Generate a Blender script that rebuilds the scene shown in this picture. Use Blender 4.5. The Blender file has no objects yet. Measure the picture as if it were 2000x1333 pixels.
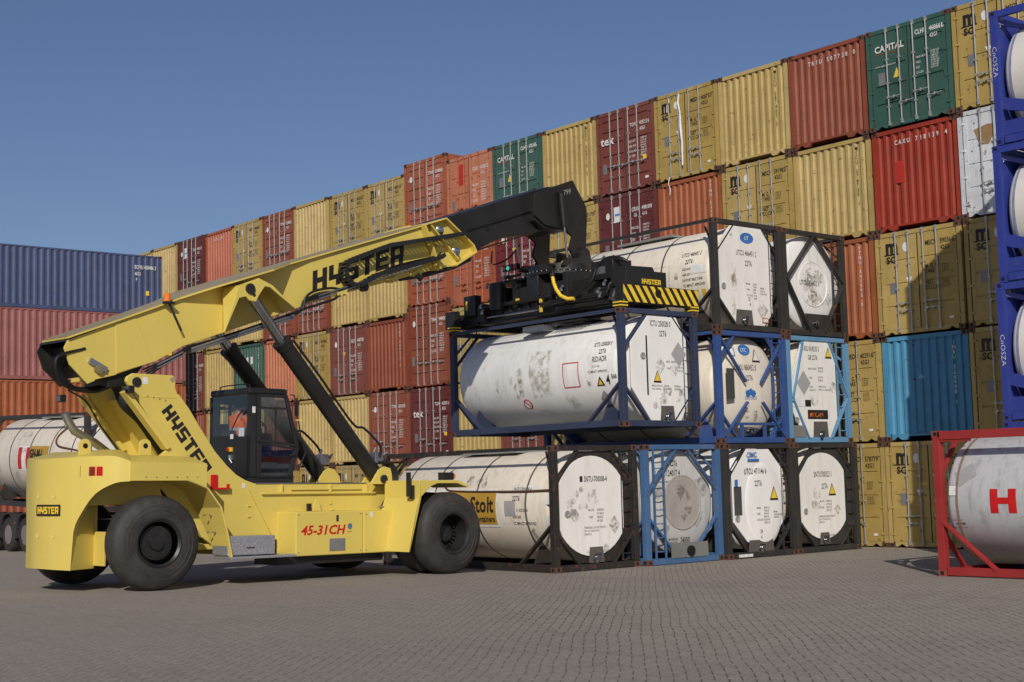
import bpy, bmesh, math, random
from mathutils import Vector, Matrix
random.seed(7)
PI = math.pi
SC = bpy.context.scene
COL = SC.collection
# ------------------------------------------------------------------ camera, sky, sun, exposure
CAM_LOC = Vector((0, 0, 1.9466))
YAW, PITCH, ROLL = -.8684, .0952, -.0264
_f = Vector((math.sin(YAW)*math.cos(PITCH), math.cos(YAW)*math.cos(PITCH), math.sin(PITCH)))
_r0 = Vector((math.cos(YAW), -math.sin(YAW), 0)); _u0 = _r0.cross(_f)
_r = _r0*math.cos(ROLL)+_u0*math.sin(ROLL); _u = -_r0*math.sin(ROLL)+_u0*math.cos(ROLL)
cd = bpy.data.cameras.new('camera'); cam = bpy.data.objects.new('camera', cd); COL.objects.link(cam)
M = Matrix((_r, _u, -_f)).transposed().to_4x4(); M.translation = CAM_LOC; cam.matrix_world = M
cd.sensor_width = 36; cd.lens = 2803.07/2000*36; cd.clip_start = .1; cd.clip_end = 4000
SC.camera = cam
SUN_EL, SUN_AZ = math.radians(29), math.atan2(.74, -.672)     # azimuth clockwise from +Y
w = bpy.data.worlds.new('World'); SC.world = w; w.use_nodes = True
nt = w.node_tree; bg = nt.nodes['Background']; sky = nt.nodes.new('ShaderNodeTexSky')
sky.sky_type = 'NISHITA'; sky.sun_disc = False; sky.sun_elevation = SUN_EL; sky.sun_rotation = SUN_AZ
sky.air_density = 1.0; sky.dust_density = .8; sky.ozone_density = 4.5; sky.altitude = 0
tint = nt.nodes.new('ShaderNodeMix'); tint.data_type = 'RGBA'; tint.blend_type = 'MULTIPLY'; tint.inputs[0].default_value = 1; tint.inputs[7].default_value = (.90, .83, .90, 1)
nt.links.new(sky.outputs[0], tint.inputs[6]); nt.links.new(tint.outputs[2], bg.inputs[0]); bg.inputs[1].default_value = .072
sd = bpy.data.lights.new('sun', 'SUN'); sd.energy = 3.4; sd.angle = math.radians(.5); sd.color = (1, .93, .82)
sun = bpy.data.objects.new('sun', sd); COL.objects.link(sun)
sv = Vector((math.sin(SUN_AZ)*math.cos(SUN_EL), math.cos(SUN_AZ)*math.cos(SUN_EL), math.sin(SUN_EL)))
sun.rotation_euler = sv.to_track_quat('Z', 'Y').to_euler(); sun.location = (20, -20, 30)
SC.view_settings.view_transform = 'Standard'; SC.view_settings.look = 'None'
SC.view_settings.exposure = 0; SC.view_settings.gamma = 1; SC.view_settings.use_curve_mapping = False
SC.cycles.max_bounces = 6; SC.cycles.transparent_max_bounces = 12

# ------------------------------------------------------------------ materials
MATS = {}
def nodemat(name):
    m = bpy.data.materials.new(name); m.use_nodes = True
    t = m.node_tree; b = t.nodes['Principled BSDF']
    return m, t, b, (lambda ty, **k: _nn(t, ty, k))
def _nn(t, ty, k):
    n = t.nodes.new(ty)
    for a, v in k.items():
        if a in n.inputs.keys(): n.inputs[a].default_value = v
        else: setattr(n, a, v)
    return n
def mix(t, fac, a, b, mode='MIX'):
    n = t.nodes.new('ShaderNodeMix'); n.data_type = 'RGBA'; n.blend_type = mode
    for s, v in ((0, fac), (6, a), (7, b)):
        if hasattr(v, 'links') or isinstance(v, bpy.types.NodeSocket): t.links.new(v, n.inputs[s])
        elif s == 0: n.inputs[0].default_value = v
        else: n.inputs[s].default_value = (*v, 1) if len(v) == 3 else v
    return n.outputs[2]
def ramp(t, src, lo, hi, a=0., b=1.):
    n = t.nodes.new('ShaderNodeMapRange'); n.inputs[1].default_value = lo; n.inputs[2].default_value = hi
    n.inputs[3].default_value = a; n.inputs[4].default_value = b; t.links.new(src, n.inputs[0]); return n.outputs[0]
def paint(name, col, rough=.45, dirt=.35, dirtcol=(.12, .09, .06), rust=.0, streak=.5, var=.12, metal=0., spec=.4, bump=.0, rand=.0, scale=1., fine=0.):
    """worn paint: broad fading, vertical grime streaks, rust specks"""
    if name in MATS: return MATS[name]
    m, t, b, N = nodemat(name)
    tc = N('ShaderNodeTexCoord'); co = tc.outputs['Object']; oi = N('ShaderNodeObjectInfo')
    add = N('ShaderNodeVectorMath', operation='ADD'); t.links.new(co, add.inputs[0])
    sc = N('ShaderNodeVectorMath', operation='SCALE'); comb = N('ShaderNodeCombineXYZ')
    t.links.new(oi.outputs['Random'], comb.inputs[0]); t.links.new(oi.outputs['Random'], comb.inputs[2])
    t.links.new(comb.outputs[0], sc.inputs[0]); sc.inputs['Scale'].default_value = 37.
    t.links.new(sc.outputs[0], add.inputs[1]); co = add.outputs[0]
    n1 = N('ShaderNodeTexNoise', Scale=.9*scale, Detail=5., Roughness=.6); t.links.new(co, n1.inputs[0])
    c = mix(t, ramp(t, n1.outputs[0], .3, .7), tuple(x*(1-var) for x in col), tuple(min(1, x*(1+var)+.006*var*8) for x in col))
    if rand:
        hv = N('ShaderNodeHueSaturation'); t.links.new(c, hv.inputs['Color'])
        t.links.new(ramp(t, oi.outputs['Random'], 0, 1, 1-rand, 1+rand), hv.inputs['Value'])
        t.links.new(ramp(t, oi.outputs['Random'], 0, 1, 1+rand*.5, 1-rand*.7), hv.inputs['Saturation']); c = hv.outputs[0]
    mp = N('ShaderNodeMapping'); mp.inputs['Scale'].default_value = (9*scale, 9*scale, .8*scale); t.links.new(co, mp.inputs[0])
    n2 = N('ShaderNodeTexNoise', Scale=1.2, Detail=6., Roughness=.65); t.links.new(mp.outputs[0], n2.inputs[0])
    c = mix(t, ramp(t, n2.outputs[0], .52, .78, 0, dirt*streak), c, dirtcol)
    n3 = N('ShaderNodeTexNoise', Scale=3.2*scale, Detail=8., Roughness=.7); t.links.new(co, n3.inputs[0])
    c = mix(t, ramp(t, n3.outputs[0], .55, .8, 0, dirt), c, dirtcol)
    if rust > 0:
        n4 = N('ShaderNodeTexNoise', Scale=7*scale, Detail=9., Roughness=.75); t.links.new(co, n4.inputs[0])
        c = mix(t, ramp(t, n4.outputs[0], .66-rust*.18, .70-rust*.16), c, (.11, .045, .022))
    t.links.new(c, b.inputs['Base Color']); b.inputs['Metallic'].default_value = metal
    t.links.new(ramp(t, n3.outputs[0], .3, .75, rough-.06, rough+.15), b.inputs['Roughness'])
    b.inputs['Specular IOR Level'].default_value = spec
    if bump > 0:
        bp = N('ShaderNodeBump', Strength=bump, Distance=.02); t.links.new(n1.outputs[0], bp.inputs['Height']); t.links.new(bp.outputs[0], b.inputs['Normal'])
    MATS[name] = m; return m
def plain(name, col, rough=.5, metal=0., emit=0., spec=.4):
    if name in MATS: return MATS[name]
    m, t, b, N = nodemat(name)
    tc = N('ShaderNodeTexCoord'); n = N('ShaderNodeTexNoise', Scale=6., Detail=5.); t.links.new(tc.outputs['Object'], n.inputs[0])
    c = mix(t, ramp(t, n.outputs[0], .3, .7), tuple(x*.86 for x in col), tuple(min(1, x*1.1) for x in col))
    t.links.new(c, b.inputs['Base Color']); b.inputs['Roughness'].default_value = rough; b.inputs['Metallic'].default_value = metal
    b.inputs['Specular IOR Level'].default_value = spec
    if emit: b.inputs['Emission Color'].default_value = (*col, 1); b.inputs['Emission Strength'].default_value = emit
    MATS[name] = m; return m
def glass(name, tint, amount=.75):
    if name in MATS: return MATS[name]
    m, t, b, N = nodemat(name)
    tr = N('ShaderNodeBsdfTransparent'); tr.inputs[0].default_value = (*tint, 1)
    gl = N('ShaderNodeBsdfGlossy', Roughness=.03); gl.inputs[0].default_value = (.9, .95, 1, 1)
    lw = N('ShaderNodeLayerWeight', Blend=.5); mx = N('ShaderNodeMixShader')
    t.links.new(ramp(t, lw.outputs[1], .35, 1., 1-amount, .75), mx.inputs[0]); t.links.new(tr.outputs[0], mx.inputs[1]); t.links.new(gl.outputs[0], mx.inputs[2])
    t.links.new(mx.outputs[0], t.nodes['Material Output'].inputs[0]); MATS[name] = m; return m

CC = {  # container colours
 'mustard': (.40, .285, .085), 'mustard2': (.43, .32, .12), 'brick': (.235, .060, .030), 'brown': (.18, .050, .036),
 'orange': (.34, .095, .045), 'salmon': (.45, .165, .088), 'maroon': (.115, .022, .022), 'crimson': (.15, .018, .022),
 'green': (.035, .10, .078), 'red': (.30, .040, .022), 'blue': (.055, .235, .40), 'white': (.55, .57, .60),
 'navy': (.058, .082, .175), 'pink': (.28, .105, .10), 'rust': (.32, .098, .040), 'rose': (.37, .10, .05)}
def cmat(c):
    r = .15 if c in ('white',) else .08
    return paint('container_'+c, CC[c], rough=.5, dirt=.38, rust=.34 if c != 'white' else .45, rand=.09, var=.15)
M_CAST = paint('corner_casting', (.10, .045, .03), rough=.7, dirt=.5, rust=.6)
M_GALV = paint('galvanised', (.45, .45, .44), rough=.42, metal=.55, dirt=.3, var=.1)
M_SEAL = plain('rubber_seal', (.03, .03, .03), .7)
M_DARK = plain('hole_shade', (.006, .006, .006), .9)  # near-black colour standing for the shade inside holes and recesses
M_WHITE = plain('white_letters', (.72, .72, .70), .5)
M_BLACKL = plain('black_letters', (.02, .018, .016), .5)
M_PLATE = paint('grey_plate', (.22, .22, .23), rough=.5, metal=.3, dirt=.4)
M_YEL = paint('machine_yellow', (.66, .52, .115), rough=.40, dirt=.10, dirtcol=(.35, .27, .12), var=.035, spec=.5, streak=.6)
M_BLK = paint('machine_black', (.014, .0135, .013), rough=.36, dirt=.25, dirtcol=(.06, .055, .05), spec=.45)
M_BLK2 = paint('cab_black', (.016, .016, .017), rough=.32, dirt=.12, dirtcol=(.06, .055, .05), spec=.5)
M_DUST = paint('dusty_top', (.30, .25, .16), rough=.7, dirt=.2)
M_HOSE = plain('hose_rubber', (.012, .012, .013), .45)
M_CHROME = plain('chrome_rod', (.42, .43, .46), .16, 1.)
M_STEEL = paint('steel', (.42, .43, .45), rough=.35, metal=.9, dirt=.2)
M_REDP = plain('red_paint', (.55, .012, .012), .4)
M_YTAPE = plain('yellow_marking', (.80, .55, .04), .45)
M_ORANGE = plain('amber_lens', (.85, .20, .02), .2)
M_REDL = plain('red_lens', (.45, .01, .01), .15)
M_GLASS = glass('cab_glass', (.55, .62, .66), .90); M_GLASS2 = glass('cab_rear_glass', (.72, .80, .86), .93)

def tyre_mat():
    m, t, b, N = nodemat('tyre_rubber')
    tc = N('ShaderNodeTexCoord'); n = N('ShaderNodeTexNoise', Scale=3., Detail=7., Roughness=.7); t.links.new(tc.outputs['Object'], n.inputs[0])
    c = mix(t, ramp(t, n.outputs[0], .35, .75), (.028, .027, .027), (.062, .058, .054))
    n2 = N('ShaderNodeTexNoise', Scale=1.3, Detail=10., Roughness=.85); t.links.new(tc.outputs['Object'], n2.inputs[0])
    c = mix(t, ramp(t, n2.outputs[0], .60, .64, 0, .55), c, (.085, .08, .074))
    t.links.new(c, b.inputs['Base Color']); b.inputs['Roughness'].default_value = .62; b.inputs['Specular IOR Level'].default_value = .25
    bp = N('ShaderNodeBump', Strength=.25, Distance=.01); t.links.new(n2.outputs[0], bp.inputs['Height']); t.links.new(bp.outputs[0], b.inputs['Normal'])
    return m
M_TYRE = tyre_mat()
def tread_mat():
    m, t, b, N = nodemat('diamond_tread')
    tc = N('ShaderNodeTexCoord'); mp = N('ShaderNodeMapping'); mp.inputs['Rotation'].default_value = (0, 0, .785); t.links.new(tc.outputs['Object'], mp.inputs[0])
    v = N('ShaderNodeTexVoronoi', Scale=22.); t.links.new(tc.outputs['Object'], v.inputs[0])
    c = mix(t, ramp(t, v.outputs[0], .15, .4), (.62, .62, .64), (.44, .44, .47))
    t.links.new(c, b.inputs['Base Color']); b.inputs['Metallic'].default_value = .6; b.inputs['Roughness'].default_value = .38
    bp = N('ShaderNodeBump', Strength=.6, Distance=.01, invert=True); t.links.new(v.outputs[0], bp.inputs['Height']); t.links.new(bp.outputs[0], b.inputs['Normal'])
    return m
M_TREAD = tread_mat()
def tank_mat(name, col, grime=.5, gcol=(.16, .13, .09), rough=.42, z0=.2, z1=1.0):
    """painted insulation cladding with road grime splashed on the belly and scuffs"""
    m, t, b, N = nodemat(name)
    tc = N('ShaderNodeTexCoord'); co = tc.outputs['Object']
    n1 = N('ShaderNodeTexNoise', Scale=1.1, Detail=6., Roughness=.62); t.links.new(co, n1.inputs[0])
    c = mix(t, ramp(t, n1.outputs[0], .3, .72), tuple(x*.93 for x in col), tuple(min(1, x*1.05) for x in col))
    mp = N('ShaderNodeMapping'); mp.inputs['Scale'].default_value = (5, 5, .55); t.links.new(co, mp.inputs[0])
    n2 = N('ShaderNodeTexNoise', Scale=1.5, Detail=7., Roughness=.7); t.links.new(mp.outputs[0], n2.inputs[0])
    c = mix(t, ramp(t, n2.outputs[0], .48, .76, 0, .70*grime), c, gcol)
    n3 = N('ShaderNodeTexNoise', Scale=4.2, Detail=10., Roughness=.78); t.links.new(co, n3.inputs[0])
    c = mix(t, ramp(t, n3.outputs[0], .56, .72, 0, .5*grime), c, (.26, .22, .17))
    sp = N('ShaderNodeSeparateXYZ'); t.links.new(co, sp.inputs[0])
    ad = N('ShaderNodeMath', operation='MULTIPLY_ADD'); t.links.new(n2.outputs[0], ad.inputs[0]); ad.inputs[1].default_value = 1.3; ad.inputs[2].default_value = -.65
    sm = N('ShaderNodeMath', operation='ADD'); t.links.new(sp.outputs[2], sm.inputs[0]); t.links.new(ad.outputs[0], sm.inputs[1])
    c = mix(t, ramp(t, sm.outputs[0], z1, z0, 0, .75*grime), c, gcol)
    t.links.new(c, b.inputs['Base Color']); t.links.new(ramp(t, n1.outputs[0], .3, .7, rough-.08, rough+.12), b.inputs['Roughness'])
    b.inputs['Specular IOR Level'].default_value = .4
    bp = N('ShaderNodeBump', Strength=.25, Distance=.03); t.links.new(n1.outputs[0], bp.inputs['Height']); t.links.new(bp.outputs[0], b.inputs['Normal'])
    MATS[name] = m; return m

# ------------------------------------------------------------------ mesh builder
class MB:
    def __init__(s): s.v = []; s.f = []; s.m = []
    def add(s, vs, fs, m=0):
        o = len(s.v); s.v += [tuple(p) for p in vs]; s.f += [tuple(i+o for i in q) for q in fs]; s.m += [m]*len(fs); return s
    def box(s, x0, x1, y0, y1, z0, z1, m=0):
        return s.add([(x, y, z) for z in (z0, z1) for x, y in ((x0, y0), (x1, y0), (x1, y1), (x0, y1))],
                     [(3, 2, 1, 0), (4, 5, 6, 7), (0, 1, 5, 4), (1, 2, 6, 5), (2, 3, 7, 6), (3, 0, 4, 7)], m)
    def beam(s, p, q, a, b, up=(0, 0, 1), m=0):
        p, q = Vector(p), Vector(q); d = (q-p).normalized(); up = Vector(up)
        if abs(d.dot(up)) > .98: up = Vector((0, 1, 0))
        x = d.cross(up).normalized(); y = x.cross(d); x *= a/2; y *= b/2
        vs = [e+sx*x+sy*y for e in (p, q) for sx, sy in ((-1, -1), (1, -1), (1, 1), (-1, 1))]
        return s.add(vs, [(3, 2, 1, 0), (4, 5, 6, 7), (0, 1, 5, 4), (1, 2, 6, 5), (2, 3, 7, 6), (3, 0, 4, 7)], m)
    def tube(s, pts, r, n=10, m=0, caps=True):
        pts = [Vector(p) for p in pts]; rings = []; k = len(pts); nrm = None
        for i, p in enumerate(pts):
            d = ((pts[min(i+1, k-1)]-p).normalized()+(p-pts[max(i-1, 0)]).normalized())
            d = d.normalized() if d.length > 1e-6 else Vector((0, 0, 1))
            if nrm is None:
                a = Vector((0, 0, 1)) if abs(d.z) < .9 else Vector((1, 0, 0)); nrm = d.cross(a).normalized()
            else: nrm = (nrm-d*nrm.dot(d)).normalized()
            bn = d.cross(nrm); rr = r[i] if isinstance(r, (list, tuple)) else r
            rings.append([p+(nrm*math.cos(2*PI*j/n)+bn*math.sin(2*PI*j/n))*rr for j in range(n)])
        vs = [q for g in rings for q in g]
        fs = [(i*n+j, i*n+(j+1) % n, (i+1)*n+(j+1) % n, (i+1)*n+j) for i in range(k-1) for j in range(n)]
        if caps: fs += [tuple(range(n-1, -1, -1)), tuple((k-1)*n+j for j in range(n))]
        return s.add(vs, fs, m)
    def spline(s, pts, r, n=8, m=0, sub=6):
        P = [Vector(p) for p in pts]; P = [P[0]*2-P[1]]+P+[P[-1]*2-P[-2]]; out = []
        for i in range(1, len(P)-2):
            for j in range(sub):
                t = j/sub; a, b, c, d = P[i-1:i+3]
                out.append(.5*((2*b)+(c-a)*t+(2*a-5*b+4*c-d)*t*t+(3*b-a-3*c+d)*t**3))
        out.append(P[-2]); return s.tube(out, r, n, m)
    def prism(s, poly, a, b, axis='x', m=0):
        """poly in the two other axes, extruded along axis from a to b"""
        f = {'x': lambda p, h: (h, p[0], p[1]), 'y': lambda p, h: (p[0], h, p[1]), 'z': lambda p, h: (p[0], p[1], h)}[axis]
        n = len(poly); vs = [f(p, a) for p in poly]+[f(p, b) for p in poly]
        area = sum(poly[i][0]*poly[(i+1) % n][1]-poly[(i+1) % n][0]*poly[i][1] for i in range(n))
        fs = [tuple(range(n-1, -1, -1)), tuple(range(n, 2*n))]+[(i, (i+1) % n, (i+1) % n+n, i+n) for i in range(n)]
        flip = (area < 0) != (axis == 'y') 
        if b < a: flip = not flip
        if flip: fs = [q[::-1] for q in fs]
        return s.add(vs, fs, m)
    def lathe(s, prof, c, ax, n=32, m=0, sy=1., sz=1., caps=True):
        """prof: list of (t along axis, radius)"""
        c = Vector(c); ax = Vector(ax).normalized(); a = Vector((0, 0, 1)) if abs(ax.z) < .9 else Vector((1, 0, 0))
        e1 = ax.cross(a).normalized(); e2 = ax.cross(e1)
        vs = [c+ax*t+(e1*math.cos(2*PI*j/n)*sy+e2*math.sin(2*PI*j/n)*sz)*r for t, r in prof for j in range(n)]
        k = len(prof); fs = [(i*n+j, i*n+(j+1) % n, (i+1)*n+(j+1) % n, (i+1)*n+j) for i in range(k-1) for j in range(n)]
        if caps and prof[0][1] > 1e-4: fs.append(tuple(range(n-1, -1, -1)))
        if caps and prof[-1][1] > 1e-4: fs.append(tuple((k-1)*n+j for j in range(n)))
        return s.add(vs, fs, m)
    def xf(s, mat): s.v = [tuple(mat @ Vector(p)) for p in s.v]; return s
    def build(s, name, mats, parent=None, smooth=None, bevel=0.):
        me = bpy.data.meshes.new(name); me.from_pydata(s.v, [], s.f); me.update()
        mats = mats if isinstance(mats, (list, tuple)) else [mats]
        for q in mats: me.materials.append(q)
        me.polygons.foreach_set('material_index', s.m)
        bm = bmesh.new(); bm.from_mesh(me); bmesh.ops.recalc_face_normals(bm, faces=bm.faces); bm.to_mesh(me); bm.free()
        if smooth:
            me.polygons.foreach_set('use_smooth', [True]*len(me.polygons)); me.set_sharp_from_angle(angle=math.radians(smooth))
        o = bpy.data.objects.new(name, me); COL.objects.link(o)
        if parent: o.parent = parent
        if bevel:
            b = o.modifiers.new('bevel', 'BEVEL'); b.width = bevel; b.segments = 2; b.limit_method = 'ANGLE'; b.angle_limit = math.radians(40); b.harden_normals = False
        return o
def empty(name, loc, label, cat, group=None, rz=0):
    o = bpy.data.objects.new(name, None); COL.objects.link(o); o.location = loc; o.rotation_euler = (0, 0, rz)
    o.empty_display_size = .3; o['label'] = label; o['category'] = cat
    if group: o['group'] = group
    return o
def put(mesh_obj, name, parent, loc=(0, 0, 0), rot=(0, 0, 0), scale=(1, 1, 1)):
    o = bpy.data.objects.new(name, mesh_obj.data if isinstance(mesh_obj, bpy.types.Object) else mesh_obj); COL.objects.link(o)
    o.parent = parent; o.location = loc; o.rotation_euler = rot; o.scale = scale
    return o

# ------------------------------------------------------------------ lettering
_tc = {}
def text2d(s, bold=0.):
    k = (s, bold)
    if k in _tc: return _tc[k]
    c = bpy.data.curves.new('t', 'FONT'); c.body = s; c.size = 1; c.resolution_u = 2; c.offset = bold; c.fill_mode = 'FRONT'
    o = bpy.data.objects.new('t', c); COL.objects.link(o)
    bpy.context.view_layer.update()
    me = bpy.data.meshes.new_from_object(o.evaluated_get(bpy.context.evaluated_depsgraph_get()))
    vs = [(v.co.x, v.co.y) for v in me.vertices]; fs = [tuple(p.vertices) for p in me.polygons]
    bpy.data.objects.remove(o); bpy.data.curves.remove(c); bpy.data.meshes.remove(me)
    w = max([v[0] for v in vs] or [0]); _tc[k] = (vs, fs, w); return _tc[k]
CAPH = .73
def plane_map(o, R, U):
    o, R, U = Vector(o), Vector(R).normalized(), Vector(U).normalized()
    return lambda a, b: o+R*a+U*b
def text(mb, s, mp, x, y, h, xs=.72, bold=0., m=0, align='l', slant=0., vertical=False):
    """cap height h, lower left at (x, y) of the map; vertical stacks the letters downwards"""
    if vertical:
        for i, ch in enumerate(s):
            if ch != ' ': text(mb, ch, mp, x, y-(i+1)*h*1.22, h, xs, bold, m, 'c')
        return
    vs, fs, w = text2d(s, bold); k = h/CAPH; dx = {'l': 0, 'c': -w*k*xs/2, 'r': -w*k*xs}[align]
    mb.add([mp(x+dx+(a+slant*b)*k*xs, y+b*k) for a, b in vs], fs, m)
LOGO = {'H': [(0, .33, 0, 1), (.67, 1, 0, 1), (.33, .67, .37, .62)],
 'Y': [(0, .33, .52, 1), (.67, 1, .52, 1), (0, 1, .30, .52), (.50, .83, 0, .30)],
 'S': [(0, 1, .77, 1), (0, .33, .61, .77), (0, 1, .39, .61), (.67, 1, .23, .39), (0, 1, 0, .23)],
 'T': [(0, 1, .76, 1), (.33, .67, 0, .76)],
 'E': [(0, .33, 0, 1), (.33, 1, .78, 1), (.33, .92, .39, .61), (.33, 1, 0, .22)],
 'R': [(0, .33, 0, 1), (.33, 1, .78, 1), (.67, 1, .50, .78), (.33, 1, .30, .50), (.62, .95, 0, .30)]}
def logo(mb, mp, W, H, m=0, sub=1):
    """HYSTER in block capitals filling W x H from the map's origin"""
    p = W/6.*1.0; lw = p*.89
    for i, ch in enumerate('HYSTER'):
        for a, b, c, d in LOGO[ch]:
            for q in range(sub):
                aa = a+(b-a)*q/sub; bb = a+(b-a)*(q+1)/sub
                mb.add([mp(i*p+aa*lw, c*H), mp(i*p+bb*lw, c*H), mp(i*p+bb*lw, d*H), mp(i*p+aa*lw, d*H)], [(0, 1, 2, 3)], m)
def rectq(mb, mp, x0, x1, y0, y1, m=0):
    mb.add([mp(x0, y0), mp(x1, y0), mp(x1, y1), mp(x0, y1)], [(0, 1, 2, 3)], m)
def polyq(mb, mp, pts, m=0): mb.add([mp(a, b) for a, b in pts], [tuple(range(len(pts)))], m)

# ------------------------------------------------------------------ ground
def gz(x, y):
    if y > 19.4: return 0.
    yy = max(y, 0.); s = .017*(23.2-yy)
    if y > 17.9:
        t = (19.4-y)/1.5; s = .017*(23.2-17.9)*t*t*(3-2*t)
    return s
def build_ground():
    ys = [-400, -60, -10, 0]+[i*1. for i in range(1, 18)]+[17.9+i*.15 for i in range(11)]+[20, 24, 30, 60, 400, 1500]
    xs = [-1500, -300, -80, -60, -50, -45, -40, -35, -30, -25, -20, -15, -10, -5, 0, 10, 60, 500]
    vs = [(x, y, gz(x, y)) for y in ys for x in xs]; n = len(xs)
    fs = [(j*n+i, j*n+i+1, (j+1)*n+i+1, (j+1)*n+i) for j in range(len(ys)-1) for i in range(n-1)]
    me = bpy.data.meshes.new('ground'); me.from_pydata(vs, [], fs); me.polygons.foreach_set('use_smooth', [True]*len(fs))
    o = bpy.data.objects.new('ground', me); COL.objects.link(o); o['kind'] = 'structure'
    m, t, b, N = nodemat('block_paving')
    tc = N('ShaderNodeTexCoord'); co = tc.outputs['Object']
    wn = N('ShaderNodeTexNoise', Scale=.35, Detail=3.); t.links.new(co, wn.inputs[0])
    off = N('ShaderNodeVectorMath', operation='MULTIPLY_ADD'); t.links.new(wn.outputs['Color'], off.inputs[0])
    off.inputs[1].default_value = (.22, .22, 0); t.links.new(co, off.inputs[2])
    mp = N('ShaderNodeMapping'); mp.vector_type = 'POINT'; mp.inputs['Rotation'].default_value = (0, 0, -(math.radians(134.8)-PI/2)); t.links.new(off.outputs[0], mp.inputs[0])
    mp0 = N('ShaderNodeMapping'); mp0.inputs['Scale'].default_value = (1, 4, 1); t.links.new(mp.outputs[0], mp0.inputs[0])
    br = N('ShaderNodeTexBrick', Scale=1.); br.offset = .5; br.squash = 1.
    for k, v in (('Brick Width', .232), ('Row Height', .8), ('Mortar Size', .0075), ('Mortar Smooth', .3), ('Bias', 0.)): br.inputs[k].default_value = v
    br.inputs['Color1'].default_value = (.275, .246, .215, 1); br.inputs['Color2'].default_value = (.33, .297, .262, 1); br.inputs['Mortar'].default_value = (.022, .018, .015, 1)
    t.links.new(mp0.outputs[0], br.inputs[0])
    br2 = N('ShaderNodeTexBrick', Scale=1.); br2.offset = .5; br2.squash = 1.; mp3 = N('ShaderNodeMapping'); mp3.inputs['Location'].default_value = (0, .36, 0); t.links.new(mp0.outputs[0], mp3.inputs[0]); t.links.new(mp3.outputs[0], br2.inputs[0])
    for k in ('Brick Width', 'Row Height', 'Mortar Size', 'Mortar Smooth', 'Bias'): br2.inputs[k].default_value = br.inputs[k].default_value
    br2.inputs['Color1'].default_value = br2.inputs['Color2'].default_value = (1, 1, 1, 1); br2.inputs['Mortar'].default_value = (.12, .11, .10, 1)
    joints = mix(t, 1., br.outputs[0], br2.outputs[0], 'MULTIPLY')
    n1 = N('ShaderNodeTexNoise', Scale=.45, Detail=7., Roughness=.6); t.links.new(co, n1.inputs[0])
    n2 = N('ShaderNodeTexNoise', Scale=26., Detail=8., Roughness=.9); t.links.new(co, n2.inputs[0])
    n3 = N('ShaderNodeTexNoise', Scale=.09, Detail=4.); t.links.new(co, n3.inputs[0])
    # part of the yard where the joints are filled with sand and dust
    sp = N('ShaderNodeSeparateXYZ'); t.links.new(co, sp.inputs[0])
    dm = N('ShaderNodeMath', operation='MULTIPLY_ADD'); t.links.new(sp.outputs[0], dm.inputs[0]); dm.inputs[1].default_value = -1.0; dm.inputs[2].default_value = 0
    d2 = N('ShaderNodeMath', operation='MULTIPLY_ADD'); t.links.new(sp.outputs[1], d2.inputs[0]); d2.inputs[1].default_value = -1.05; t.links.new(dm.outputs[0], d2.inputs[2])
    d3 = N('ShaderNodeMath', operation='MULTIPLY_ADD'); t.links.new(n1.outputs[0], d3.inputs[0]); d3.inputs[1].default_value = 5.; t.links.new(d2.outputs[0], d3.inputs[2])
    fill = ramp(t, d3.outputs[0], 4.0, 15., 0, .85)
    c = mix(t, fill, joints, (.30, .268, .236))
    c = mix(t, ramp(t, n1.outputs[0], .3, .72, 0, .55), c, (.33, .29, .245))
    c = mix(t, ramp(t, n3.outputs[0], .4, .65, 0, .35), c, (.24, .215, .195))
    c = mix(t, 1., c, mix(t, ramp(t, n2.outputs[0], .34, .66), (.50, .50, .50), (1.5, 1.48, 1.44)), 'MULTIPLY')
    n5 = N('ShaderNodeTexNoise', Scale=2.6, Detail=9., Roughness=.75); t.links.new(co, n5.inputs[0]); c = mix(t, ramp(t, n5.outputs[0], .63, .70, 0, .30), c, (.13, .115, .10)); c = mix(t, ramp(t, n5.outputs[0], .36, .30, 0, .25), c, (.42, .39, .35))
    # tyre scuffs and dark spots
    mp2 = N('ShaderNodeMapping'); mp2.inputs['Scale'].default_value = (.25, 3.2, 1); mp2.inputs['Rotation'].default_value = (0, 0, .75); t.links.new(co, mp2.inputs[0])
    n4 = N('ShaderNodeTexNoise', Scale=.7, Detail=6., Roughness=.65); t.links.new(mp2.outputs[0], n4.inputs[0])
    c = mix(t, ramp(t, n4.outputs[0], .58, .74, 0, .35), c, (.17, .155, .14))
    t.links.new(c, b.inputs['Base Color']); b.inputs['Roughness'].default_value = .88; b.inputs['Specular IOR Level'].default_value = .2
    bp = N('ShaderNodeBump', Strength=.35, Distance=.01); t.links.new(n2.outputs[0], bp.inputs['Height']); t.links.new(bp.outputs[0], b.inputs['Normal'])
    me.materials.append(m)
build_ground()

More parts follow.
